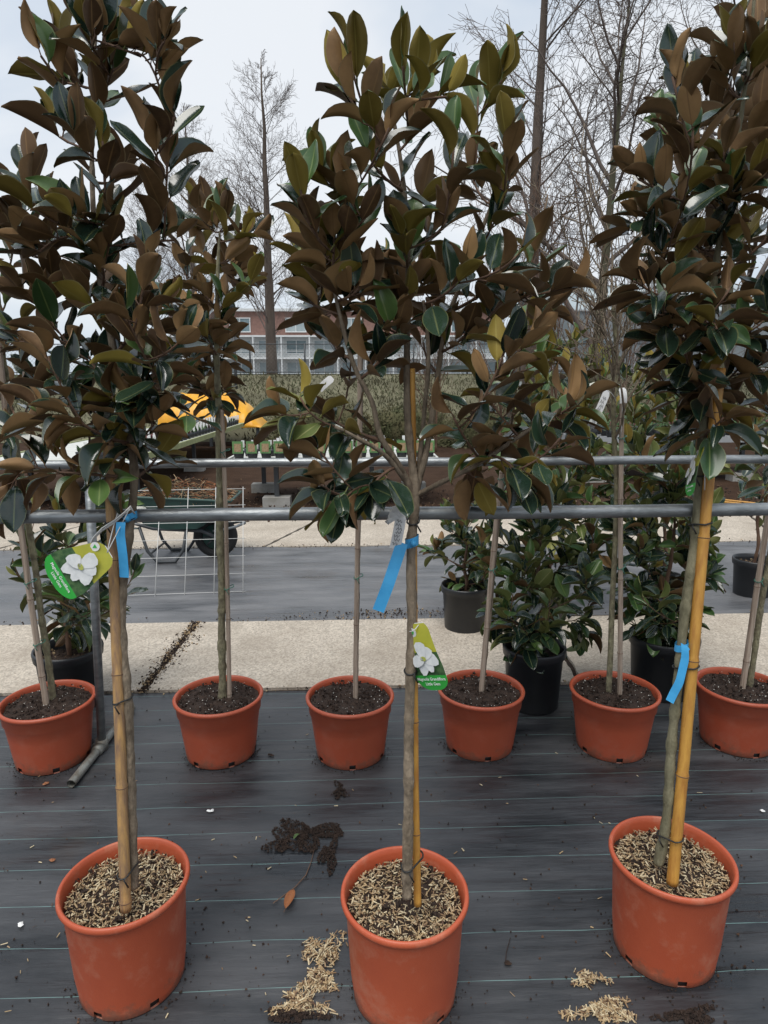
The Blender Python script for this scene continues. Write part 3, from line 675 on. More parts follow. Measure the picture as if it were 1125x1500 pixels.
# right tree
R_cane = [at(987, 1270, 1.425), at(1003, 1100, 1.475), at(1018, 930, 1.51), at(1034, 750, 1.56), at(1046, 620, 1.585), at(1055, 540, 1.60)]
R_trunk = [at(966, 1252, 1.455), at(976, 1200, 1.465), at(985, 1080, 1.495), at(1000, 930, 1.52), at(1018, 780, 1.565), at(1030, 640, 1.60), at(1040, 520, 1.63), at(1050, 380, 1.64), at(1075, 240, 1.65), at(1095, 100, 1.66), at(1110, -60, 1.66)]
tipsR = [(985,90),(1000,120),(965,160),(1015,170),(985,200),(1040,120),(1075,40),(1060,90),(1110,60),(1115,20),(1085,150),(1120,150),(935,240),(950,290),(1000,270),(1030,260),(1070,250),(1110,250),(1060,190),(1140,90),(1150,200),
         (925,320),(960,340),(1010,330),(1050,340),(1100,330),(930,390),(975,400),(1020,400),(1070,400),(1115,400),(950,450),(1000,460),(1050,460),(1100,460),(960,520),(1010,520),(1080,520),(1120,520),(1030,570),(1060,590),(1100,570),(1140,420),(1160,480),(1150,320)]
tipsR = [(x, y+22, *k) for x, y, *k in tipsR]
trR = [.013, .0125, .012, .0118, .0115, .011, .009, .007, .0055, .004, .003]
magnolia('magnolia_tree', 'magnolia tied to the bright yellow cane', 'front row magnolias', R_trunk[0]-Vector((0, 0, .03)), [R_trunk[0]-Vector((0, 0, .03))]+R_trunk[1:], trR, crown_tips(tipsR, 1.63, .2, 10, (950, 1150, 150, 560)), 9.2, .110, K1, 'bark_green', 5)
rc = cane('bamboo_cane', [R_cane[0]-Vector((0, 0, .05))]+R_cane[1:], .0148, 'cane_yellow', 'thick bright yellow bamboo cane in the tall pot', nodes=.31)
for py, Y in ((1228, 1.44), (975, 1.51), (698, 1.57), (768, 1.555)):
    z = at(1010, py, Y).z; tie(rc, zat(R_trunk, z), zat(R_cane, z), .0138, z)

# ---------------- second row
def row2_tree(i, name, label, trunk_px, tr, tips, nleaf, kinds, bark, canes, cap=220, leaf=.12, dY=.2):
    Y0 = BP[i][1]
    tk = [at(x, y, Y0+dy) for x, y, dy in trunk_px]; tk[0].z = HB-.05
    if tips: magnolia(name, label, 'second row magnolias', tk[0], tk, tr, crown_tips(tips, Y0+.05, dY), nleaf, leaf, kinds, bark, max(1, len(tk)-4), cap=cap)
    return tk
bcanes = []
def row2_cane(i, pts, r, m, label, ties=()):
    Y0 = BP[i][1]; P = [at(x, y, Y0+dy) for x, y, dy in pts]; P[0].z = HB-.06
    c = cane('bamboo_cane', P, r, m, label, 'weathered canes of the second row', nodes=.33)
    for py in ties:
        z = at(pts[0][0], py, Y0).z; q = zat(P, z); tie(c, q, q+Vector((.012, .012, 0)), r, z, 'tie_green', .002)
    return c
row2_cane(0, [(66, 1012, -.01), (45, 880, -.02), (30, 770, -.02), (10, 620, -.02), (-10, 430, -.02)], .0125, 'cane_grey', 'grey split cane rising from the low pot by the pipe stand', (850, 940))
row2_tree(0, 'magnolia_tree', 'leafy magnolia behind the weathered cane, growing from the low pot by the pipe stand', [(76, 1005, .03), (58, 880, .02), (42, 770, .02), (22, 640, .03), (5, 520, .03), (-5, 400, .03), (-10, 300, .03)], [.0135, .0125, .012, .011, .009, .006, .004],
          [(20, 560), (-20, 480), (10, 430), (-40, 380), (20, 350), (0, 620), (40, 600), (-30, 560), (15, 500), (-60, 450)], 7, {'brown': .8, 'green': .2}, 'bark_lichen', None, 90)
row2_cane(1, [(335, 1010, -.005), (334, 900, -.01), (331, 760, -.01), (325, 600, -.01)], .0095, 'cane_grey', 'thin pinkish cane bound to the lichen covered trunk', (860, 660))
row2_tree(1, 'magnolia_tree', 'lichen covered magnolia trunk with a dense brown crown reaching past the orange cover', [(324, 1005, .0), (325, 880, 0), (322, 760, .0), (321, 640, .0), (318, 540, .0), (318, 430, .02), (322, 340, .02)], [.016, .015, .0145, .013, .011, .008, .004],
          [(300,300),(330,310),(355,345,'gold'),(345,370),(290,350),(320,400),(360,420),(375,400,'olive'),(300,430),(270,400),(325,470),(300,490),(310,530),(325,520),(275,520),(290,560),(330,570),(255,460),(240,520),(225,440),(285,300),(330,440),(310,330),(350,400),(280,450),(330,500),(350,430),(265,340),(310,580),(240,580),(375,350)], 8.5, K1, 'bark_lichen', None, 290, dY=.22)
row2_cane(2, [(520, 1020, 0), (522, 900, 0), (524, 780, 0), (527, 640, 0), (527, 470, .0)], .0105, 'cane_grey', 'single straight pale cane with a thin stem behind it', (845,))
row2_tree(2, 'magnolia_tree', 'slim magnolia hidden behind the fullest crown, stem bound to a single straight cane', [(522, 1012, .014), (524, 900, .014), (526, 780, .014), (529, 640, .014), (530, 540, .014), (532, 430, .02)], [.007, .0065, .0065, .006, .005, .003],
          [(540,430),(560,390),(525,380),(580,400)], 5, K1, 'bark_grey', None, 70)
row2_cane(3, [(704, 1005, -.01), (716, 880, -.01), (729, 740, -.01), (742, 640, -.01), (752, 560, -.01)], .0105, 'cane_grey', 'pale cane slanting past the black pot shrubs', (832, 700))
row2_tree(3, 'magnolia_tree', 'magnolia on the slanting cane, with leaves hanging over the rail', [(706, 1000, .012), (719, 880, .012), (732, 740, .012), (746, 640, .012), (757, 560, .01), (770, 470, .0), (780, 400, 0)], [.009, .0085, .008, .0075, .006, .005, .003],
          [(800,520,'olive'),(840,560),(780,540),(820,600),(760,600),(740,560),(850,620),(790,640),(770,480,'olive'),(810,460),(750,660),(830,540)], 7, {'brown': .5, 'green': .2, 'olive': .3}, 'bark_grey', None, 90)
row2_cane(5, [(1088, 1000, 0), (1106, 880, 0), (1120, 790, 0), (1145, 620, 0)], .0125, 'cane_grey', 'thick pale cane in the low pot past the yellow cane', (850,))
row2_tree(5, 'magnolia_tree', 'magnolia stem beside the thick pale cane past the yellow cane', [(1098, 1005, .02), (1116, 880, .02), (1132, 790, .02), (1155, 640, .02), (1165, 500, .02), (1170, 380, .02)], [.0125, .012, .0115, .011, .008, .004],
          [(1120,600),(1150,560),(1110,690),(1180,500),(1130,650),(1100,640)], 6, {'green': .7, 'brown': .3}, 'bark_lichen', None, 50)
row2_cane(4, [(909, 1012, -.012), (909, 880, -.012), (909, 740, -.012), (911, 585, -.012)], .0105, 'cane_grey', 'pale cane tied to the bare tree, a paper label at its tip', (830, 640))

# the bare little tree
def bare_tree(name, label, cat, group, base, H, r0, spec, mats, seed, lean=(0, 0), trunk_pts=None):
    """spec: list of levels (count per metre or number, length factor, angle, start fraction)"""
    q = random.Random(seed); base = Vector(base); root = thing(name, base, label, cat, group)
    if trunk_pts: tp = [Vector(p)-base for p in trunk_pts]
    else:
        tp = [Vector((lean[0]*t*H+q.gauss(0, .0018)*H*t, lean[1]*t*H+q.gauss(0, .0018)*H*t, t*H)) for t in [i/10 for i in range(11)]]
    n = len(tp)-1; tr = [max(spec['rmin'], r0*(1-(i/n)*spec.get('tap', .93))) for i in range(n+1)]
    tb = MB(); tb.tube(tp, tr, 10); tb.build('trunk', mats[0], root)
    cb = MB(); rmin = spec['rmin']
    def sample(path, t):
        k = min(len(path)-2, int(t*(len(path)-1))); f = t*(len(path)-1)-k
        return path[k].lerp(path[k+1], f), (path[k+1]-path[k]).normalized()
    def grow(path, rads, L, lev):
        lv = spec['levels'][lev]; cnt = lv['n'] if isinstance(lv['n'], int) else max(1, int(lv['n']*L))
        for c in range(cnt):
            t = lv['t0'] + (lv.get('t1', .98)-lv['t0'])*((c+q.random())/cnt)
            p, d = sample(path, t); rr = rads[min(len(rads)-1, int(t*(len(rads)-1)))]
            phi = q.uniform(0, 6.283); e1 = d.orthogonal().normalized(); e2 = d.cross(e1); o_ = e1*math.cos(phi)+e2*math.sin(phi)
            ang = R(lv['ang']+q.gauss(0, lv.get('angv', 10)))
            dd = d*math.cos(ang)+o_*math.sin(ang)
            l = L*lv['len']*q.uniform(.65, 1.2)*(lv['taper'](t) if 'taper' in lv else 1)
            if l < .02: continue
            ns = lv['seg']; pp = [p]; cur = dd
            for s in range(ns):
                cur = (cur + Vector((q.gauss(0, lv['wob']), q.gauss(0, lv['wob']), q.gauss(0, lv['wob'])+lv.get('up', .05)))).normalized()
                pp.append(pp[-1]+cur*l/ns)
            r1 = max(rmin, min(rr*.62, lv.get('rf', .013)*l)); rl = [max(rmin*.85, r1*(1-s/ns*.8)) for s in range(ns+1)]
            cb.tube(pp, rl, 5 if lev == 0 else 3, caps=False)
            if lev+1 < len(spec['levels']): grow(pp, rl, l, lev+1)
    grow(tp, tr, H, 0)
    cb.build('crown', mats[1], root); return root
bt = [at(893, 1003, BP[4][1]+.01), at(897, 880, BP[4][1]+.01), at(903, 740, BP[4][1]+.01), at(899, 620, BP[4][1]), at(900, 570, BP[4][1]), at(903, 520, BP[4][1]+.02), at(899, 450, BP[4][1]+.02)]; bt[0].z = HB-.05
bare_tree('bare_sapling', 'bare twiggy young tree without leaves in a low terracotta pot', 'tree', None, bt[0], 1.1, .0125,
          {'rmin': .0024, 'tap': .35, 'levels': [dict(n=14, t0=.66, t1=.999, len=.52, ang=42, wob=.12, up=.12, seg=8, rf=.03), dict(n=7, t0=.2, len=.5, ang=40, wob=.16, up=.08, seg=5, rf=.016), dict(n=3, t0=.3, len=.5, ang=40, wob=.14, up=.05, seg=3)]}, ['bark_lichen', 'bark_grey'], 5, trunk_pts=knobbly(bt, [.01]*len(bt))[0])

# ---------------- bushy magnolias in black pots
def shrub(label, pc, pot_r, pot_h, pot_label, box, Y0, nt, nleaf, kinds, stems=3, leaf=.122, cap=260, dY=.22, pot=True):
    if pot: black_pot(pc, pot_r, pot_h, pot_label)
    base = Vector(pc) + Vector((0, 0, pot_h-.06 if pot else 0))
    top = at((box[0]+box[1])/2, box[2], Y0); H = top.z-base.z
    trunk = [base + Vector((.01*math.sin(k*2), .01*math.cos(k*3), H*.72*k/5)) for k in range(6)]
    tips = []
    for k in range(nt):
        f = (k+rnd.random())/nt; py = box[3]+(box[2]-box[3])*f; w = .5+.5*math.sin(math.pi*min(1, .15+f*.75))
        cx = (box[0]+box[1])/2; px = cx+(box[1]-box[0])/2*w*rnd.uniform(-1, 1)
        tips.append((at(px, py, Y0+rnd.uniform(-dY, dY)), None))
    return magnolia('magnolia_shrub', label, 'bushy magnolias behind the second row', base, trunk, [.012, .0115, .011, .009, .007, .004], tips, nleaf, leaf, kinds, 'twig_brown', 0, cap=cap, tip_up=.55)
KS = {'green': .58, 'brown': .22, 'fresh': .20}
def pc(px, py): q = gnd(px, py); return (q.x, q.y, 0)
shrub('bushy magnolia in a black pot beside the pipe stand', pc(108, 1030), .16, .30, 'black plastic pot partly behind the low pot by the pipe stand', (20, 215, 730, 920), pc(108, 1030)[1], 34, 8, KS)
shrub('sparse magnolia of open stems in the black pot on the grey fabric edge', pc(680, 920), .155, .30, 'black plastic pot standing alone on the pebbly concrete', (630, 740, 740, 850), pc(680, 920)[1], 30, 8, KS, cap=220)
shrub('dense green magnolia bush whose lowest leaves hang over its black pot', pc(779, 1030), .152, .31, 'black plastic pot just behind two low pots, under hanging leaves', (700, 875, 690, 950), pc(779, 1030)[1], 60, 9, {'green': .58, 'brown': .14, 'fresh': .28})
shrub('dense green magnolia bush beyond the pot of the bare tree', pc(966, 1012), .17, .31, 'navy black plastic pot behind the pot of the bare tree', (890, 1050, 650, 930), pc(966, 1012)[1], 62, 9, KS)
shrub('pale yellowish magnolia bush with upright leaves, near the paper label', pc(800, 905), .15, .28, 'small black pot hidden among the bushy magnolias', (765, 900, 500, 800), pc(800, 905)[1], 52, 8, {'gold': .30, 'fresh': .40, 'green': .22, 'brown': .08}, leaf=.13)
shrub('tall yellow green magnolia bush before the plant table', pc(965, 900), .15, .28, 'black pot hidden behind the dense green bush', (880, 1020, 530, 800), pc(965, 900)[1], 54, 8, {'gold': .3, 'fresh': .42, 'green': .28}, leaf=.13)
shrub('leafy magnolia bush growing beyond the thick yellow cane', pc(1100, 870), .15, .28, 'black pot hidden beyond the thick yellow cane', (1065, 1150, 590, 760), pc(1100, 870)[1], 14, 6, {'gold': .2, 'fresh': .3, 'green': .5}, leaf=.13, cap=90)

# ------------------------------------------------------------------ tags and ribbons
def frame_from(px_dir, nrm_hint=Vector((0, -1, 0))):
    d = (rt*px_dir[0]-up*px_dir[1]).normalized(); n = (nrm_hint - d*nrm_hint.dot(d)).normalized(); return d, n
def text_mesh(s, size, parent, M, m, name='lettering'):
    cu = bpy.data.curves.new('t', 'FONT'); cu.body = s; cu.size = size; cu.align_x = 'CENTER'; cu.align_y = 'CENTER'; cu.resolution_u = 2; cu.offset = size*.012
    o = bpy.data.objects.new('t', cu); col.objects.link(o)
    dg = bpy.context.evaluated_depsgraph_get(); me = bpy.data.meshes.new_from_object(o.evaluated_get(dg)); bpy.data.objects.remove(o)
    me.materials.clear(); me.materials.append(MATS[m])
    q = bpy.data.objects.new(name, me); q.matrix_basis = M; q.parent = parent; col.objects.link(q); return q
def plant_label(origin, axis, nrm, L, Wd, label, cord_to, flip=False, flower_at=.5, fr=.045):
    """origin: top end (world); axis: towards the green end; local x across, y along (down), z out"""
    root = thing('plant_label', origin, label, 'label', 'printed plant labels')
    Yv = axis.normalized(); Zv = (nrm-Yv*nrm.dot(Yv)).normalized(); Xv = Yv.cross(Zv); M = Matrix((Xv, Yv, Zv)).transposed().to_4x4()
    def wid(t): return Wd*.5*(.52+.48*min(1, t*1.6))*math.sqrt(max(0, 1-max(0, (t-.8)/.2)**2))*math.sqrt(max(0, 1-max(0, (.12-t)/.12)**2*.75))
    def zone(t0, t1, z, m, name):
        b_ = MB(); n = 12; vs = []
        for k in range(n+1):
            t = t0+(t1-t0)*k/n; w = max(.0005, wid(t)); bow = .10*Wd*math.sin(t*3)
            for u in (-1, -.33, .33, 1): vs.append(M.to_3x3() @ Vector((u*w, t*L, bow+z)))
        b_.add(vs, [(k*4+i, k*4+i+1, k*4+i+5, k*4+i+4) for k in range(n) for i in range(3)])
        o = b_.build(name, m, root); return o
    zone(0, 1, 0, 'card_white', 'card'); zone(0.01, .42, .0006, 'card_olive', 'olive_panel'); zone(.42, .76, .0006, 'card_leafy', 'leaf_picture'); zone(.76, .99, .0006, 'card_green', 'green_panel')
    M3 = M.to_3x3(); cz = .10*Wd*math.sin(flower_at*3)+.002
    for k in range(7):
        a = k*2*math.pi/7*(1 if k < 6 else 0)+.3; l = fr*(1 if k % 2 else .85); b_ = MB(); vs = [Vector((0, 0, 0))]
        for s in range(13):
            t = s/12*2*math.pi; rr = l*(.5+.06*math.sin(3*t+k))
            vs.append(Vector((l*.52+rr*math.cos(t), rr*.78*math.sin(t), .0006*k)))
        Mr = Matrix.Rotation(a, 3, 'Z'); c0 = Vector((0, flower_at*L, cz+.0004*k))
        vs = [M3 @ (Mr @ v + c0) for v in vs]; b_.add(vs[1:], [tuple(range(13))], 0, False); b_.build('petal', 'petal', root)
    b_ = MB(); b_.add([M3 @ Vector((.009*math.cos(t*.6283), flower_at*L+.006*math.sin(t*.6283), cz+.006)) for t in range(10)], [tuple(range(10))], 0, False); b_.build('flower_centre', 'petal_core', root)
    b_ = MB(); b_.add([M3 @ Vector((Wd*.22+.011*math.cos(t*.524), .13*L+.011*math.sin(t*.524), .0022+.04*Wd)) for t in range(12)], [tuple(range(12))], 0, False); b_.build('round_badge', 'card_white', root)
    b_ = MB(); b_.add([M3 @ Vector((Wd*.22+.006*math.cos(t*2.094+1.57), .13*L+.006*math.sin(t*2.094+1.57), .003+.04*Wd)) for t in range(3)], [(0, 1, 2)], 0, False); b_.build('triangle_mark', 'card_green', root)
    for s, t in (('Magnolia Grandiflora', .815), ('Little Gem', .89)):
        Mt = M @ Matrix.Translation((0, t*L, .10*Wd*math.sin(t*3)+.0022)) @ Matrix.Rotation(math.pi if flip else 0, 4, 'Z')
        text_mesh(s, L*.062, root, Mt, 'ink_white')
    if cord_to:
        b_ = MB()
        for e in cord_to:
            e = Vector(e)-Vector(origin); a0 = M3 @ Vector((0, .03*L, .002)); b_.tube(bez(a0, (a0+e)/2+Vector((0, -.012, -.004)), e, 8), .0012, 5)
        b_.build('cord', 'wire_white', root)
    return root
Yl = 1.47
o0 = at(160, 808, Yl); ax, nn = frame_from((-.88, .47)); 
plant_label(o0, ax, Vector((0.1, -1, .12)), .152, .115, 'printed plant label with white flower hanging from the weathered cane', [at(172, 752, 1.52), at(190, 745, 1.53)], flip=True, flower_at=.44, fr=.044)
o0 = at(613, 912, 1.425); ax, nn = frame_from((.26, .97))
plant_label(o0, ax, Vector((-.72, -.7, .1)), .165, .095, 'printed plant label with white flower turned half away, on the grey trunk', [at(600, 925, 1.425), at(612, 925, 1.46)], flip=True, fr=.042)
o0 = at(1030, 655, 1.545); ax, nn = frame_from((-.25, .97))
plant_label(o0, ax, Vector((-.95, .22, 0)), .125, .085, 'printed plant label seen edge on beside the yellow cane', [at(1032, 718, 1.55)], flip=True, fr=.035)
def ribbon(pts, w, side, label, knot):
    root = thing('ribbon', pts[0], label, 'ribbon', 'blue marking ribbons'); base = Vector(pts[0]); b_ = MB(); n = 14; vs = []
    for k in range(n+1):
        t = k/n*(len(pts)-1); i = min(len(pts)-2, int(t)); p = Vector(pts[i]).lerp(Vector(pts[i+1]), t-i)-base
        s = side.normalized()*w/2; off = Vector((0, -.0008*math.sin(k*.9), 0))
        for z in (0, 1): vs += [p-s+off+Vector((0, z*.0008, 0)), p+s+off+Vector((0, z*.0008, 0))]
    fs = []
    for k in range(n):
        a = k*4; fs += [(a, a+1, a+5, a+4), (a+2, a+6, a+7, a+3), (a, a+4, a+6, a+2), (a+1, a+3, a+7, a+5)]
    fs += [(0, 2, 3, 1), (n*4, n*4+1, n*4+3, n*4+2)]
    b_.add(vs, fs, 0, False); b_.build('strip', 'ribbon_blue', root)
    c, r = Vector(knot[0])-base, knot[1]; b_ = MB(); vs = []
    for k in range(20):
        t = k/20*6.283
        for z in (-w*.42, w*.42): vs.append(c + Vector((r*math.cos(t), r*math.sin(t), z+.006*math.cos(t))))
    b_.add(vs, [(2*k, 2*((k+1) % 20), 2*((k+1) % 20)+1, 2*k+1) for k in range(20)]); b_.build('loop', 'ribbon_blue', root)
    b_ = MB(); b_.tube([c+Vector((0, -r-.001, .006)), c+Vector((.002, -r-.006, 0)), c+Vector((0, -r-.002, -.008))], [.004, .008, .004], 8); b_.build('knot', 'ribbon_blue', root)
    return root
ribbon([at(177, 765, 1.50), at(176, 785, 1.50), at(180, 812, 1.50), at(182, 846, 1.50)], .022, rt*.97-up*.05, 'short blue plastic ribbon tied behind the weathered cane', (zat(L_trunk, at(180, 762, 1.52).z), .0165))
ribbon([at(589, 795, 1.462), at(581, 820, 1.455), at(568, 858, 1.45), at(554, 895, 1.45)], .028, rt*.93-up*.34, 'long blue plastic ribbon hanging slanted from the grey trunk', (zat(M_trunk, at(600, 795, 1.48).z), .0165))
ribbon([at(1003, 945, 1.488), at(1004, 965, 1.484), at(995, 1000, 1.482), at(981, 1028, 1.482)], .022, rt*.86-up*.5, 'blue plastic ribbon knotted round the green stem by the yellow cane', (zat(R_trunk, at(1000, 945, 1.52).z), .0165))
def paper_tag(p0, dirpx, L, w, label, ink=True, nrm=Vector((.1, -1, .2)), loop=None):
    d, _ = frame_from(dirpx); root = thing('paper_tag', p0, label, 'tag', None)
    Z = (nrm-d*nrm.dot(d)).normalized(); X = d.cross(Z); M = Matrix((X, d, Z)).transposed().to_4x4(); b_ = MB()
    vs = []
    for k in range(9):
        t = k/8
        for u in (-1, 1): vs.append(M.to_3x3() @ Vector((u*w/2*(1 if t > .08 else .6), t*L, .006*math.sin(t*3.4))))
    b_.add(vs, [(2*k, 2*k+1, 2*k+3, 2*k+2) for k in range(8)]); b_.build('slip', 'card_white', root)
    if ink:
        b_ = MB()
        for k in range(7):
            t = .22+k*.105; x0 = rnd.uniform(-.3, -.1)*w; pts = [M.to_3x3() @ Vector((x0+w*.5*(s/6), t*L+.05*L*math.sin(s*2.1+k), .006*math.sin(t*3.4)+.0012)) for s in range(7)]
            b_.tube(pts, .0006, 3)
        b_.build('handwriting', 'ink', root)
    if loop is not None:
        b_ = MB(); e = Vector(loop)-Vector(p0); b_.tube(bez(Vector((0, 0, 0)), e*.5+Vector((0, -.02, .01)), e, 8), .0014, 5); b_.build('loop', 'wire_white', root)
    return root
paper_tag(at(588, 752, 1.475), (-.18, .98), .085, .026, 'handwritten white paper tag above the long blue ribbon', loop=at(600, 748, 1.5))
b = MB(); tg = thing('plastic_wrap', at(580, 755, 1.465), 'crumpled clear white plastic sleeve knotted to the middle trunk above the ribbon', 'wrap')
for k in range(3):
    vs = []; c = Vector((-.004+.006*k, -.002*k, .006*k))
    for s in range(12):
        t = s/12*6.283; r = .016*(1+.35*math.sin(2*t+k)+.15*math.sin(5*t)); vs.append(c+Vector((r*math.cos(t)*.9, .003*math.sin(3*t+k), r*math.sin(t))))
    b.add(vs+[c+Vector((0, -.005, 0))], [(s, (s+1) % 12, 12) for s in range(12)])
b.tube([(-.012, 0, -.006), (-.022, -.003, -.018)], [.004, .006], 6)
b.tube([(.006, 0, .0), (.014, .012, .006), (.024, .034, .006)], .0025, 5)
b.build('sleeve', 'petal', tg)
Yp = BP[4][1]-.05
paper_tag(at(890, 572, Yp), (-.42, .91), .155, .03, 'long white paper label hanging slanted in the bare tree', loop=at(903, 590, Yp+.03))
paper_tag(at(911, 568, Yp), (.1, .99), .06, .03, 'small folded white paper on the cane tip by the bare tree', ink=False, loop=at(909, 640, Yp+.02))
paper_tag(at(487, 553, 2.6), (-.75, .66), .07, .03, 'blank white paper slip among the leaves over the hedge', ink=False)
paper_tag(at(1008, 600, 3.2), (.15, .98), .16, .03, 'white paper strip hanging in the tall yellow green bush', loop=at(1003, 590, 3.25))

# white rope bundle at the left cane
b = MB(); t0 = thing('rope', at(150, 780, 1.5), 'white twine twisted round the weathered cane at the rail', 'rope'); base = Vector(t0.location)
for k in range(3):
    P = [at(x, y+k*1.5, 1.495+.004*k)-base for x, y in ((128, 806), (136, 788), (150, 774), (168, 762), (182, 750), (191, 742))]; P += [at(197, 752, 1.53)-base]
    b.tube([p+rv(.001) for p in P], .0016, 5)
b.build('twine', 'wire_white', t0)

# ------------------------------------------------------------------ litter on the black fabric
def blob(cx, cy, rx, ry, zr=.008):
    def f():
        r = math.sqrt(rnd.random()); t = rnd.uniform(0, 6.283); k = .75+.35*math.sin(3*t+cx)+.2*math.sin(5*t)
        q = gnd(cx+rx*r*k*math.cos(t), cy+ry*r*k*math.sin(t)); return (q.x, q.y, .004+zr*(1-r)*rnd.random())
    return f
for i, (cx, cy, rx, ry, n, lab) in enumerate([(455, 1222, 52, 22, 900, 'dark spilled potting soil patch with a pale leaf on it'), (415, 1235, 30, 22, 260, 'thin dark soil smear beside the larger spilled patch'), (482, 1255, 16, 26, 260, 'dark soil spur trailing from the spilled patch'), (497, 1160, 12, 16, 120, 'small reddish soil crumb patch behind the spilled patch'), (1010, 1490, 50, 16, 300, 'dark soil patch below the pot with the yellow cane'), (435, 1490, 55, 10, 260, 'dark soil under the end of the longest chip heap')]):
    f = blob(cx, cy, rx, ry, .012); crumbs('soil_spill', [f() for _ in range(int(n*2.6))], ['crumb', 'soil'], lab, None, 'soil', (.0015, .0055))
for i, (pts, n, lab) in enumerate([([(475, 1400, 34, 36), (465, 1440, 26, 20), (440, 1475, 42, 22)], 900, 'large heap of spilled brown woodchips beside the tall pot'), ([(862, 1436, 30, 12)], 130, 'small scatter of pale woodchips by the yellow cane pot'), ([(885, 1483, 52, 20)], 420, 'wide pale woodchip heap near the yellow cane pot')]):
    fs_ = [blob(*p, .02) for p in pts]; chips('woodchip_heap', lambda: rnd.choice(fs_)(), n, length=(.010, .024), flat=.6, label=lab, cat='woodchips')
def sprinkle():
    q = gnd(rnd.uniform(0, 1125), rnd.choice([rnd.uniform(1040, 1500), rnd.uniform(1120, 1500)])); return (q.x, q.y, .004)
chips('woodchip_litter', sprinkle, 90, flat=.05, length=(.006, .018), label='loose woodchips strewn over the black ground fabric', cat='woodchips')
f = lambda: (lambda q: (q.x, q.y, .003))(gnd(rnd.uniform(0, 1125), rnd.uniform(1030, 1500)))
crumbs('soil_litter', [f() for _ in range(900)], ['crumb', 'soil', 'litter_brown'], 'tiny soil crumbs strewn over the black ground fabric', None, 'soil', (.0015, .005))
f = lambda: (lambda x, y: (x, y, .014))(jx+sk*(0)+rnd.gauss(0, .05), 0)
pts = []
for _ in range(1500):
    y = rnd.uniform(Y1, Y2); pts.append((jx+sk*(y-Y1)+rnd.gauss(0, .035)*(.5+abs(hnoise(y*4, 1))), y, .010+rnd.random()*.005))
for _ in range(500): pts.append((rnd.uniform(-2.2, 2.4), Y1+rnd.gauss(0, .02), .008+rnd.random()*.006))
for _ in range(900): (lambda x: pts.append((x, Y2+abs(rnd.gauss(0, .045))-.02, .012+rnd.random()*.005)) if rnd.random() < .5+.6*hnoise(x*2.1, 3) else None)(rnd.uniform(-3, 3.4))
for _ in range(500): pts.append((rnd.gauss(.25, .3), Y2+.1+rnd.gauss(0, .05), .012))
for _ in range(900): pts.append((rnd.uniform(-4, 4), Y3+rnd.gauss(0, .05), .013+rnd.random()*.006))
crumbs('debris', pts, ['crumb', 'soil', 'crumb', 'straw'], 'dark soil and leaf debris along the slab joints and fabric edges', None, 'debris', (.002, .008))
pts = []
for _ in range(6500):
    y = Y4+abs(rnd.gauss(0, 1.1))-.08; pts.append((rnd.uniform(-5, 8), y, rnd.uniform(0, .02)))
crumbs('leaf_litter', pts, ['litter_brown', 'litter_tan', 'crumb', 'soil', 'crumb'], 'brown leaf litter and bark on the bank below the tables', None, 'litter', (.006, .022))
pts = []
for (x, y, _), rr in [(p, .136) for p in FP]+[(p, .148) for p in BP]:
    for _k in range(170):
        a = rnd.uniform(0, 6.283); q_ = rr+abs(rnd.gauss(0, .016)); pts.append((x+q_*math.cos(a), y+q_*math.sin(a), .003))
crumbs('foot_dirt', pts, ['crumb', 'soil'], 'fine dirt gathered round the feet of the orange pots', None, 'soil', (.001, .004))
# fallen leaf on its twig
fl = gnd(418, 1336); t = thing('fallen_leaf', (fl.x, fl.y, .004), 'single orange brown fallen leaf on a dark twig', 'leaf')
dl = leaf_mesh('dry_leaf', .4, .3, .12, .02, ['dead_leaf', 'dead_leaf', 'twig_brown'], 3)
tdir = (gnd(436, 1298)-fl); o = inst('leaf', dl, Matrix.Translation((0, 0, .008)) @ Matrix.Rotation(math.atan2(tdir.y, tdir.x)-math.pi/2, 4, 'Z') @ Matrix.Scale(.072, 4), t)
b = MB(); P = [gnd(x, y, .006)-Vector((fl.x, fl.y, .004)) for x, y in ((400, 1323), (432, 1300), (448, 1282), (456, 1262), (462, 1236))]; b.tube(P, [.0012, .0018, .0016, .0013, .001], 6); b.build('twig', 'twig_brown', t)
for px, py, lab in ((438, 1222, 'tiny pale green leaf lying on the spilled soil'), (1012, 1014, 'small green leaf lying on the soil in the pot past the yellow cane')):
    z = .016 if py > 1100 else HB-.012; q = gnd(px, py, z); t = thing('fallen_leaf', (q.x, q.y, z), lab, 'leaf')
    o = inst('leaf', rnd.choice(LV['fresh']), Matrix.Rotation(2.5, 4, 'Z') @ Matrix.Scale(.028, 4), t)
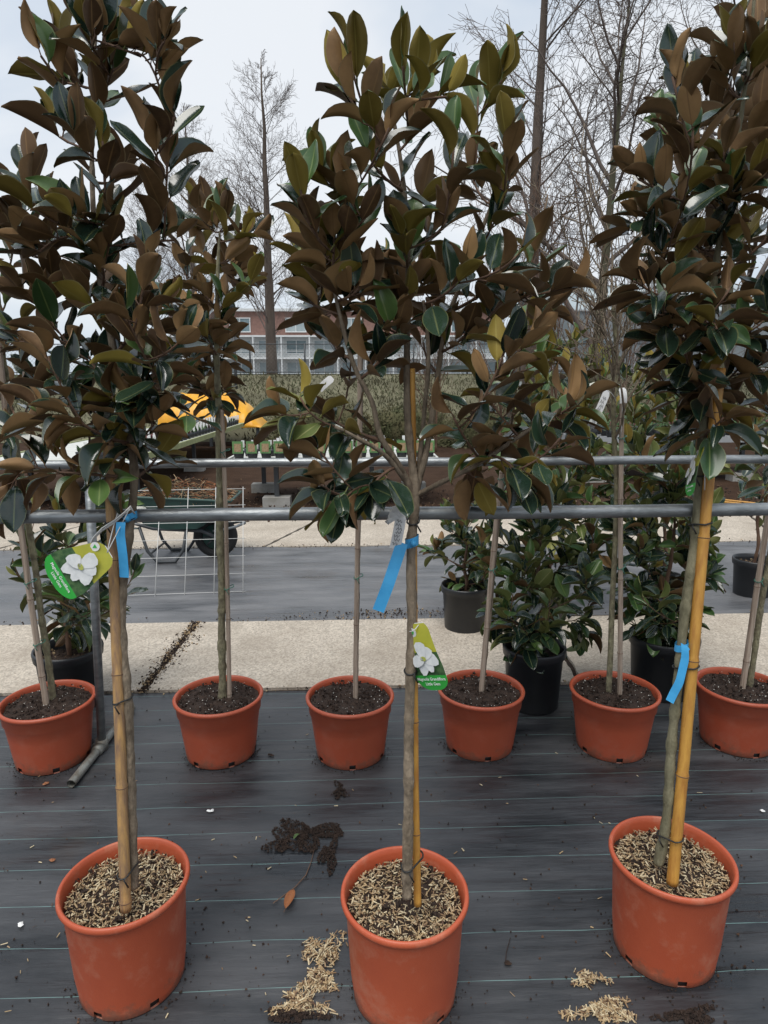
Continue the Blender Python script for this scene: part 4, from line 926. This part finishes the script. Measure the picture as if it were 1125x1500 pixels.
for px, py, lab in ((66, 1150, 'curled pinkish dead leaf behind the weathered cane pot'), (1115, 1189, 'white crumpled scrap on the fabric near the yellow cane pot'), (308, 1190, 'tiny white scrap on the fabric behind the weathered cane pot'), (30, 1357, 'small white scrap on the fabric beside the weathered cane pot'), (397, 1108, 'dark snail shell like clod on the fabric between two low pots'), (75, 1263, 'brown dried tuft on the fabric beside the weathered cane pot'), (740, 1412, 'dark withered stalk on the fabric between two tall pots')):
    q = gnd(px, py); b = MB(); t = thing('scrap', (q.x, q.y, .003), lab, 'scrap')
    for k in range(4):
        c = Vector((rnd.uniform(-.01, .01), rnd.uniform(-.006, .006), .002)); vs = [c+Vector((.008*math.cos(s*1.05)*rnd.uniform(.6, 1.3), .006*math.sin(s*1.05), .003*rnd.random())) for s in range(6)]
        b.add(vs+[c+Vector((0, 0, .006))], [(s, (s+1) % 6, 6) for s in range(6)], 0, False)
    if 'stalk' in lab: b.tube([(0, 0, .003), (.01, .03, .006), (.03, .07, .01)], .0012, 5)
    b.build('piece', 'card_white' if 'white' in lab else ('crumb' if 'dark' in lab else 'dead_leaf'), t)

# ------------------------------------------------------------------ wheelbarrow and wire panel
wp = gnd(318, 816); wy = wp.y
wb = thing('wheelbarrow', (wp.x, wy, 0), 'dark green wheelbarrow heaped with dry stalks, behind the wire panel', 'wheelbarrow')
def tor(b_, c, r, rr, n=32, k=10, axis='y', mi=0):
    b_.tube([Vector(c)+Vector((r*math.cos(t*2*math.pi/n), 0, r*math.sin(t*2*math.pi/n))) for t in range(n)], rr, k, mi, closed=True)
wheel = thing('wheel', (0, 0, 0), None, None); wheel.parent = wb
b = MB(); tor(b, (0, 0, .2), .155, .045); b.build('tyre', 'tyre', wheel)
b = MB(); b.tube([(0, -.03, .2), (0, .03, .2)], .115, 24); b.tube([(0, -.05, .2), (0, .05, .2)], .03, 14); b.build('rim', 'barrow_green', wheel)
for k in range(8):
    b = MB(); a = k*math.pi/4; b.tube([(.035*math.cos(a), -.036, .2+.035*math.sin(a)), (.105*math.cos(a), -.034, .2+.105*math.sin(a))], .009, 6); b.build('spoke', 'dark_steel', wheel)
b = MB()
prof = [(-.72, .60, .30), (-.60, .62, .30), (.08, .58, .29), (.20, .57, .27)]
bot = [(-.56, .33, .20), (-.50, .31, .2), (-.12, .31, .19), (-.06, .34, .18)]
vs = [(x, -w, z) for x, z, w in prof]+[(x, w, z) for x, z, w in prof]+[(x, -w, z) for x, z, w in bot]+[(x, w, z) for x, z, w in bot]
fs = []
for k in range(3): fs += [(k, k+1, k+9, k+8), (k+5, k+4, k+12, k+13), (k+8, k+9, k+13, k+12)]
fs += [(0, 8, 12, 4), (3, 7, 15, 11)]
b.add(vs, fs, 0, False); b.tube([Vector(v) for v in (vs[0], vs[1], vs[2], vs[3], vs[7], vs[6], vs[5], vs[4])], .012, 8, closed=True); b.build('tray', 'barrow_green', wb)
for s in (-1, 1):
    b = MB(); b.tube([(-1.15, s*.27, .50), (-.85, s*.24, .44), (-.5, s*.2, .32), (-.1, s*.13, .28), (.05, s*.09, .2), (0, s*.07, .2)], .016, 8); b.build('handle_bar', 'dark_steel', wb)
    b = MB(); b.tube([(-1.2, s*.28, .51), (-1.07, s*.262, .485)], .021, 8); b.build('grip', 'tyre', wb)
    b = MB(); b.tube([(-.62, s*.21, .34), (-.56, s*.22, .12), (-.48, s*.22, .02), (-.32, s*.22, .02), (-.25, s*.2, .12), (-.22, s*.17, .30)], .015, 8); b.build('leg', 'dark_steel', wb)
b = MB(); b.tube([(0, -.1, .27), (.2, -.12, .31), (.27, 0, .32), (.2, .12, .31), (0, .1, .27)], .013, 8); b.build('front_guard', 'steel', wb)
b = MB(); b.tube([(-.53, -.22, .10), (-.53, .22, .10)], .010, 6); b.build('cross_brace', 'dark_steel', wb)
b = MB()
for k in range(700):
    x = rnd.uniform(-.68, .16); y = rnd.uniform(-.27, .27); z = .5+.20*max(0, 1-((x+.26)/.48)**2)*(1-(y/.3)**2)*rnd.random()+.05
    d = Vector((rnd.gauss(0, 1), rnd.gauss(0, .6), rnd.gauss(.1, .35))).normalized()*rnd.uniform(.04, .15); p = Vector((x, y, z))
    b.tube([p-d*.5, p+Vector((0, 0, .01)), p+d*.5], .003, 3, k % 3, caps=False)
b.build('dry_stalks', ['straw', 'dead_leaf', 'crumb'], wb); wb.children[-1]['kind'] = 'stuff'
p0, p1 = gnd(183, 876), gnd(356, 870)
wpn = thing('wire_panel', (p0.x, p0.y, 0), 'pale open square wire mesh panel leaning before the wheelbarrow', 'mesh panel')
dx = (p1-p0); tp = at(356, 713, p1.y+.5)-p1
for k in range(5):
    b = MB(); f = k/4; b.tube([dx*f, dx*f+tp], .0028, 5); b.build('upright_wire', 'wire_white', wpn)
for k in range(7):
    b = MB(); f = .02+.96*k/6; b.tube([tp*f-dx*.03+Vector((0, .006, 0)), tp*f+dx*1.02+Vector((0, .006, 0))], .0025, 5); b.build('cross_wire', 'wire_white', wpn)

# ------------------------------------------------------------------ nursery tables
def table(x0, x1, y0, y1, z, edge, label, legs, top='table_white'):
    t = thing('nursery_table', ((x0+x1)/2, (y0+y1)/2, 0), label, 'table'); cx, cy = (x0+x1)/2, (y0+y1)/2
    b = MB(); b.box((0, 0, z-.012), (x1-x0-.06, y1-y0-.06, .02)); b.build('table_top', top, t)
    for nm, c, s in (('edge_board', (0, -(y1-y0)/2, z-.03), (x1-x0, .03, .09)), ('edge_board', (0, (y1-y0)/2, z-.03), (x1-x0, .03, .09)), ('edge_board', ((x1-x0)/2, 0, z-.03), (.03, y1-y0-.034, .09)), ('edge_board', (-(x1-x0)/2, 0, z-.03), (.03, y1-y0-.034, .09))):
        b = MB(); b.box(c, s); b.build(nm, edge, t)
    for lx, ly in legs:
        b = MB(); b.box((lx-cx, ly-cy, (z-.08+.1)/2), (.06, .06, z-.18)); b.build('leg', 'dark_steel', t)
        b = MB(); b.box((lx-cx, ly-cy, .05), (.36, .22, .14)); b.build('concrete_foot', 'concrete', t)
    return t
tA = gnd(405, 742); zt = at(450, 672, tA.y).z
tx0, tx1 = at(335, 672, tA.y).x, at(640, 672, tA.y).x
table(tx0, tx1, tA.y-.05, tA.y+1.5, zt, 'table_white', 'white edged nursery table carrying one row of picture sleeved pots', [(tA.x, tA.y+.1), (tx0+.25, tA.y+1.3), (at(545, 735, tA.y).x, tA.y+.1), (tx1-.2, tA.y+1.3)])
sx0 = gnd(206, 668, zt); sx1 = gnd(374, 620, zt)
table(sx0.x-1.9, sx0.x, sx0.y-.6, sx1.y, zt, 'table_lime', 'long lime edged nursery table running back towards the orange cover', [(sx0.x-.15, sx0.y+.2), (sx0.x-.15, sx0.y+3.4), (sx0.x-1.6, sx0.y+.2), (sx0.x-1.6, sx0.y+3.5)])
g0 = gnd(297, 703)
def sleeve_pot(p, s, label, group, card=True, white=True, foliage='herb_green'):
    t = thing('young_plant', p, label, 'potted plant', group)
    b = MB(); b.lathe([(0, .002), (.055*s, .002), (.075*s, .10*s), (.07*s, .10*s), (.06*s, .09*s), (0, .09*s)], 12); b.build('pot', 'pot_black', t)
    b = MB()
    for k in range(26):
        a = rnd.uniform(0, 6.28); l = rnd.uniform(.05, .13)*s; d = Vector((math.cos(a)*.6, math.sin(a)*.6, rnd.uniform(.5, 1.2))).normalized(); q = Vector((rnd.uniform(-.04, .04)*s, rnd.uniform(-.04, .04)*s, .09*s)); x = d.cross(Vector((0, 0, 1))).normalized()*.016*s
        b.add([q, q+d*l*.5+x, q+d*l, q+d*l*.5-x], [(0, 1, 2, 3)], 0, False)
    b.build('foliage', foliage, t)
    if card:
        b = MB(); b.box((0, -.07*s, .145*s), (.13*s, .002, .15*s), 0); b.build('picture_card', 'sleeve_green', t)
        b = MB(); b.box((0, -.073*s, .14*s), (.085*s, .002, .10*s), 0); b.build('picture', 'straw', t)
    if white:
        b = MB(); b.box((.05*s, .02*s, .17*s), (.04*s, .002, .11*s)); b.build('white_label', 'card_white', t)
    return t
k = 0
x = tx0+.12
while x < tx1-.1:
    sleeve_pot((x, tA.y+.08, zt), 1.05, 'small black pot with picture sleeve and white label on the white edged table', 'sleeved pots on the white edged table'); x += .178
y = sx0.y-.4
while y < sx1.y-.2:
    for r_ in range(3): sleeve_pot((sx0.x-.14-.24*r_, y, zt), 1.0, 'small black pot with a white label along the lime edged table', 'white labelled pots on the lime edged table', False, True, 'herb_red' if rnd.random() < .3 else 'herb_green')
    y += .26
y = tA.y+.4
while y < tA.y+1.4:
    x = tx0+.2
    while x < tx1-.1: sleeve_pot((x, y, zt), .95, 'small black pot with white label in the inner rows of the white edged table', 'inner row pots on the white edged table', False, True, 'herb_red' if rnd.random() < .5 else 'herb_green'); x += .3
    y += .34
# right hand table of herbs
ra = gnd(940, 642, .72); 
table(at(850, 642, ra.y).x, at(1180, 642, ra.y).x, ra.y, ra.y+1.8, .72, 'table_grey', 'grey edged nursery table crowded with red and green plants', [(at(880, 642, ra.y).x, ra.y+.2), (at(1100, 642, ra.y).x, ra.y+.2)], 'table_grey')
def bushy(p, s, m, label, group):
    t = thing('potted_herb', p, label, 'potted plant', group)
    b = MB(); b.lathe([(0, .002), (.07*s, .002), (.095*s, .13*s), (.085*s, .13*s), (.08*s, .115*s), (0, .115*s)], 14); b.build('pot', 'pot_black', t)
    b = MB()
    for k in range(150):
        d = Vector((rnd.gauss(0, 1), rnd.gauss(0, 1), abs(rnd.gauss(.4, .8)))).normalized(); q = Vector((0, 0, .13*s))+d*rnd.uniform(.03, .17)*s; l = rnd.uniform(.03, .06)*s; u = (d+rv(.7)).normalized(); x = u.orthogonal().normalized()*l*.3
        b.add([q, q+u*l*.5+x, q+u*l, q+u*l*.5-x], [(0, 1, 2, 3)], 0, False)
    b.build('foliage', m, t); return t
x = at(855, 642, ra.y).x+.2
while x < at(1175, 642, ra.y).x-.1:
    for r_ in range(4):
        red = rnd.random() < .4
        bushy((x+rnd.uniform(-.04, .04), ra.y+.2+r_*.4, .72), rnd.uniform(.9, 1.4), 'herb_red' if red else 'herb_green', 'red leaved potted plant on the grey edged table' if red else 'green leaved potted plant on the grey edged table', 'red herbs on the grey edged table' if red else 'green herbs on the grey edged table')
    x += .36
# two yellow canes lying on the bank
for k in range(2):
    a, b_ = gnd(1058, 729+k*3, .05), gnd(1180, 742+k*3, .05); a.z = b_.z = .02+.0*k
    cane('lying_cane', [a, b_], .016, 'cane_yellow', 'yellow bamboo cane lying on the bank beyond the thick cane', 'canes lying on the bank')

# ------------------------------------------------------------------ orange ribbed cover
oc = gnd(383, 640, .0); oy = sx1.y+1.2
oroot = thing('orange_cover', (at(300, 600, oy).x, oy, 0), 'bright orange ribbed plastic arch behind the lime edged table', 'plastic cover'); ob = Vector(oroot.location)
b = MB(); nx, ny = 40, 26; vs = []
xr = at(390, 640, oy).x-ob.x; xl = at(245, 600, oy).x-ob.x; zc = at(300, 577, oy).z; zq = at(300, 624, oy).z
for j in range(ny+1):
    a = j/ny*math.pi
    for i in range(nx+1):
        f = i/nx; x = xl+(xr-xl)*f; hgt = zc*(1-max(0, (f-.55)/.45)**2.2*.62); rr = 1+.018*(1 if i % 3 < 2 else -1)+.02*(1 if j % 2 else -1)
        vs.append((x, -math.cos(a)*.9*rr, zq + max(0, math.sin(a)*(hgt-zq)*rr)))
b.add(vs, [(j*(nx+1)+i, j*(nx+1)+i+1, (j+1)*(nx+1)+i+1, (j+1)*(nx+1)+i) for j in range(ny) for i in range(nx)]); b.build('shell', 'orange_plastic', oroot)
for xx in (xl+.1, (xl+xr)/2, xr-.1):
    for yy in (-.8, .8):
        b = MB(); b.box((xx, yy, zq/2), (.08, .08, zq)); b.build('stand_leg', 'dark_steel', oroot)

# ------------------------------------------------------------------ embankment, fence, road
eb = MB(); nx, ny = 120, 14; vs = []
EY0, EY1 = 19.0, 24.0; ez = at(450, 548, EY1).z
for j in range(ny+1):
    for i in range(nx+1):
        x = -60+150*i/nx; f = j/ny; vs.append((x, EY0+(EY1-EY0)*f, -.02+ez*(f**.8)+.06*hnoise(x*.9, f*5)*(1 if 0 < j < ny else 0)))
eb.add(vs, [(j*(nx+1)+i, j*(nx+1)+i+1, (j+1)*(nx+1)+i+1, (j+1)*(nx+1)+i) for j in range(ny) for i in range(nx)])
tag(eb.build('embankment', 'grass_dry'), kind='structure')
rb_ = MB(); rb_.add([(-200, EY1, ez), (200, EY1, ez), (200, 88, ez+.3), (-200, 88, ez+.3)], [(0, 1, 2, 3)]); tag(rb_.build('road', 'road'), kind='structure')
b = MB()
for k in range(17000):
    f = rnd.random(); x = rnd.uniform(-14, 16); p = Vector((x, EY0+(EY1-EY0)*f, -.04+ez*f**.8)); l = rnd.uniform(.06, .22); d = Vector((rnd.gauss(0, .7), rnd.gauss(-.2, .5), 1)).normalized()*l; s = Vector((rnd.uniform(.012, .03), 0, 0))
    b.add([p-s, p+s, p+d], [(0, 1, 2)], 0 if rnd.random() < .6 else 1, False)
tag(b.build('grass', ['grass_dry', 'grass_green']), 'rough dry grass growing on the embankment below the fence', 'grass', None, 'stuff')
fr_ = thing('chain_link_fence', (0, EY1+.3, ez), 'low grey wire fence along the top of the embankment', 'fence')
for k in range(19):
    b = MB(); x = -18+k*2; b.tube([(x, 0, 0), (x, 0, 1.1)], .03, 8); b.build('post', 'dark_steel', fr_)
for z in (.08, 1.08):
    b = MB(); b.tube([(-18, 0, z), (18, 0, z)], .018, 6); b.build('rail', 'dark_steel', fr_)
b = MB()
for k in range(-18, 260):
    x = -18+k*.14
    for s in (1, -1):
        xa, xb = x, x+s*1.0
        if min(xa, xb) < -18 or max(xa, xb) > 18: continue
        b.tube([(xa, .004*s, .08), (xb, .004*s, 1.08)], .004, 3, caps=False)
m_ = b.build('wire_mesh', 'steel_old', fr_); m_['kind'] = 'stuff'
lp = thing('lamp_post', at(345, 545, 22.5).xyz*1.0, 'thin dark post standing by the orange cover', 'post'); lp.location.z = ez*.6
b = MB(); b.tube([(0, 0, -.3), (0, 0, 2.2)], .05, 8); b.build('pole', 'dark_steel', lp); b = MB(); b.box((0, 0, 2.25), (.3, .2, .12)); b.build('head', 'dark_steel', lp)

# ------------------------------------------------------------------ apartment building
BY = 90.0; bl, br = at(250, 500, BY).x, at(735, 500, BY).x; ztop = at(450, 456, BY).z; zb0 = ez+.3; SH = (ztop-zb0-.6)/3.0
bd = thing('apartment_building', ((bl+br)/2, BY, zb0), 'long brick apartment block with white balconies beyond the embankment', 'building'); W_ = br-bl
b = MB(); b.box((0, 5, (ztop-zb0)/2), (W_, 10, ztop-zb0)); b.build('wall', 'brick', bd)
b = MB(); b.box((0, -.02, SH), (W_, .06, SH*2)); b.build('wall_panel', 'render_white', bd)
b = MB(); b.box((0, 4.9, ztop-zb0+.15), (W_+.6, 10.6, .35)); b.build('roof_edge', 'render_white', bd)
nb = int(W_/3.6); bw = W_/nb
for fl_ in range(3):
    z0 = fl_*SH+.25
    for k in range(nb):
        x = -W_/2+bw*(k+.5)
        if fl_ == 2 and k % 2: continue
        wf = MB(); ww, wh = bw*.72, SH*.62; zc_ = z0+SH*.5
        for c, s in (((0, 0, wh/2), (ww+.16, .14, .12)), ((0, 0, -wh/2), (ww+.16, .14, .12)), ((-ww/2, 0, 0), (.12, .14, wh-.12)), ((ww/2, 0, 0), (.12, .14, wh-.12)), ((0, 0, 0), (.10, .12, wh-.12))): wf.box(c, s)
        w_ = wf.build('window', 'render_white', bd); w_.location = (x, -.07, zc_)
        for s in (-1, 1):
            p_ = MB(); p_.box((s*ww/4, .03, 0), (ww/2-.1, .03, wh-.12)); p_.build('pane', 'window_glass' if rnd.random() < .4 else 'pale_glass', w_)
    if fl_ < 2:
        zz = z0+.05 if fl_ else z0+.05
        b = MB(); b.box((0, -.75, z0+SH-.1), (W_, 1.5, .22)); b.build('balcony_slab', 'render_white', bd)
        if fl_ == 1 or True:
            r_ = MB()
            for z in (.12, .35, .58, .82, 1.0): r_.box((0, -1.45, z0+SH*(0)+z-.05), (W_, .05, .05))
            r_.build('balcony_rail', 'render_white', bd)
            for k in range(nb+1):
                b = MB(); b.box((-W_/2+bw*k, -1.0, z0+SH/2-.1), (.16, 1.0, SH-.25)); b.build('balcony_divider', 'render_white', bd)

# ------------------------------------------------------------------ greenhouse
gy = 26.0; gx0, gx1 = at(800, 500, gy).x, at(1190, 500, gy).x; gz = at(900, 455, gy).z
gh = thing('greenhouse', ((gx0+gx1)/2, gy, 0), 'long grey glasshouse with aluminium bars behind the bare trees', 'greenhouse'); gw = gx1-gx0
npx, npz = 12, 4
for i in range(npx):
    for j in range(npz):
        b = MB(); b.box((-gw/2+gw*(i+.5)/npx, .02, gz*(j+.5)/npz), (gw/npx-.06, .02, gz/npz-.06)); b.build('pane', 'green_glass' if (i*7+j*3) % 5 else 'pale_glass', gh)
for i in range(npx+1):
    b = MB(); b.box((-gw/2+gw*i/npx, 0, gz/2), (.06, .08, gz)); b.build('upright', 'alu', gh)
for j in range(npz+1):
    b = MB(); b.box((0, -.005, gz*j/npz), (gw+.1, .10, .06)); b.build('cross_bar', 'alu', gh)
b = MB(); b.add([(-gw/2, 0, gz+.03), (gw/2, 0, gz+.03), (gw/2, 3.5, gz+1.5), (-gw/2, 3.5, gz+1.5), (gw/2, 7, gz), (-gw/2, 7, gz)], [(0, 1, 2, 3), (3, 2, 4, 5)], 0, False); b.build('roof', 'pale_glass', gh)
b = MB(); b.box((0, 7, gz/2), (gw, .1, gz)); b.build('rear_wall', 'green_glass', gh)
for i in range(npx+1):
    b = MB(); x = -gw/2+gw*i/npx; b.tube([(x, -.01, gz+.06), (x, 3.49, gz+1.54)], .035, 4); b.build('roof_bar', 'alu', gh)

# ------------------------------------------------------------------ bare trees
meta = lambda H, dens=1.0: {'rmin': .0062, 'levels': [dict(n=int(84*dens), t0=.14, t1=.99, len=.30, ang=56, angv=7, wob=.035, up=.065, seg=6, rf=.009, taper=lambda t: max(.10, (1-t)**.62*1.05)), dict(n=12, t0=.2, len=.36, ang=40, wob=.07, up=.06, seg=4, rf=.006), dict(n=4, t0=.2, len=.42, ang=45, wob=.12, up=.03, seg=2, rf=.006)]}
def gz_(px, py, Y): q = at(px, py, Y); return q
q = at(399, 560, 33); top = at(383, 85, 33).z
bare_tree('conifer_tree', 'tall slender bare conical tree standing beside the brick building', 'tree', 'bare conical trees', (q.x, 33, ez-.3), top-ez+.3, .30, meta(14), ['trunk_far', 'twig_far'], 11)
q = at(292, 560, 44); top = at(283, 155, 44).z
bare_tree('conifer_tree', 'shorter bare conical tree farther off behind the weathered cane magnolia', 'tree', 'bare conical trees', (q.x, 44, ez-.3), top-ez+.3, .28, meta(14), ['trunk_far', 'twig_far'], 12)
q = at(235, 560, 47); top = at(232, 235, 47).z
bare_tree('conifer_tree', 'smallest bare conical tree farther off, half hidden by magnolia leaves', 'tree', 'bare conical trees', (q.x, 47, ez-.3), top-ez+.3, .2, meta(9), ['trunk_far', 'twig_far'], 13)
q = at(772, 560, 21)
bare_tree('tall_bare_tree', 'tall bare tree with a straight dark trunk, beyond the slanting cane', 'tree', None, (q.x, 21, -.1), 19, .26, {'rmin': .007, 'levels': [dict(n=46, t0=.16, t1=.99, len=.22, ang=50, wob=.07, up=.10, seg=7, rf=.010, taper=lambda t: max(.2, (1-t)**.6*1.1)), dict(n=8, t0=.15, len=.42, ang=42, wob=.10, up=.06, seg=5, rf=.007), dict(n=5, t0=.2, len=.42, ang=45, wob=.12, up=.03, seg=3, rf=.006)]}, ['trunk_far', 'twig_far'], 14, lean=(.005, 0))
alder = {'rmin': .0055, 'levels': [dict(n=22, t0=.22, t1=.98, len=.46, ang=48, wob=.10, up=.06, seg=8, rf=.016, taper=lambda t: 1.1-.55*t), dict(n=9, t0=.15, len=.42, ang=44, wob=.14, up=.02, seg=6, rf=.011), dict(n=7, t0=.15, len=.42, ang=46, wob=.16, up=.0, seg=4, rf=.008), dict(n=3, t0=.25, len=.5, ang=45, wob=.2, up=-.08, seg=2, rf=.007)]}
q = at(868, 560, 17)
bare_tree('spreading_bare_tree', 'mossy trunked bare tree spreading wide branches beyond the bare sapling', 'tree', 'spreading bare trees', (q.x, 17, -.1), 11.5, .17, alder, ['trunk_moss', 'twig_far'], 21, lean=(.03, 0))
q = at(1060, 560, 20)
bare_tree('spreading_bare_tree', 'bare spreading tree behind the yellow cane magnolia', 'tree', 'spreading bare trees', (q.x, 20, -.1), 13.5, .2, alder, ['trunk_moss', 'twig_far'], 22, lean=(-.03, 0))
bush = {'rmin': .004, 'levels': [dict(n=16, t0=.03, t1=.9, len=.75, ang=24, wob=.07, up=.1, seg=7, rf=.007), dict(n=7, t0=.25, len=.42, ang=32, wob=.1, up=.08, seg=4, rf=.006), dict(n=3, t0=.3, len=.4, ang=35, wob=.1, up=.05, seg=2)]}
for k, (px, Y, H, lab) in enumerate([(815, 11.5, 3.6, 'bare reddish multi stemmed bush beyond the slanting cane'), (735, 13, 3.0, 'bare reddish bush just in front of the tall dark trunk'), (900, 12, 3.2, 'bare bush in front of the glasshouse'), (985, 14, 3.6, 'bare bush behind the herb table'), (640, 15.5, 2.6, 'low bare bush behind the fullest magnolia crown')]):
    q = at(px, 560, Y); bare_tree('bare_bush', lab, 'bush', 'bare bushes', (q.x, Y, -.1), H, .03, bush, ['twig_brown', 'twig_brown'], 30+k)
# rough hedge clumps at the foot of the embankment
for k, (px, Y, w, h, lab) in enumerate([(470, 17.5, 3.2, 1.35, 'rounded shaggy olive hedge behind the sleeved pots'), (600, 18, 2.6, 1.2, 'shaggy olive hedge seen between the middle trunk limbs'), (720, 17, 3.0, 1.1, 'low shaggy hedge beyond the slanting cane'), (1010, 22, 5, 1.6, 'dark hedge in front of the glasshouse')]):
    q = at(px, 600, Y); t = thing('hedge', (q.x, Y, -.05), lab, 'hedge', 'shaggy hedges'); b = MB()
    for _ in range(5200):
        u = rv(); u = u.normalized()*rnd.uniform(.75, 1.03); p = Vector((u.x*w/2, u.y*.8, abs(u.z)*h)); l = rnd.uniform(.04, .12); d = (u+rv(.8)+Vector((0, 0, .3))).normalized(); x_ = d.orthogonal().normalized()*l*.22
        b.add([p-x_, p+x_, p+d*l], [(0, 1, 2)], 0, False)
    b.build('foliage', 'hedge', t)
    b = MB(); b.lathe([(w*.0, 0), (w*.38, 0), (w*.42, h*.4), (w*.3, h*.75), (0, h*.86)], 20); o = b.build('core', 'hedge', t); o.scale = (1, 1.5/w, 1)
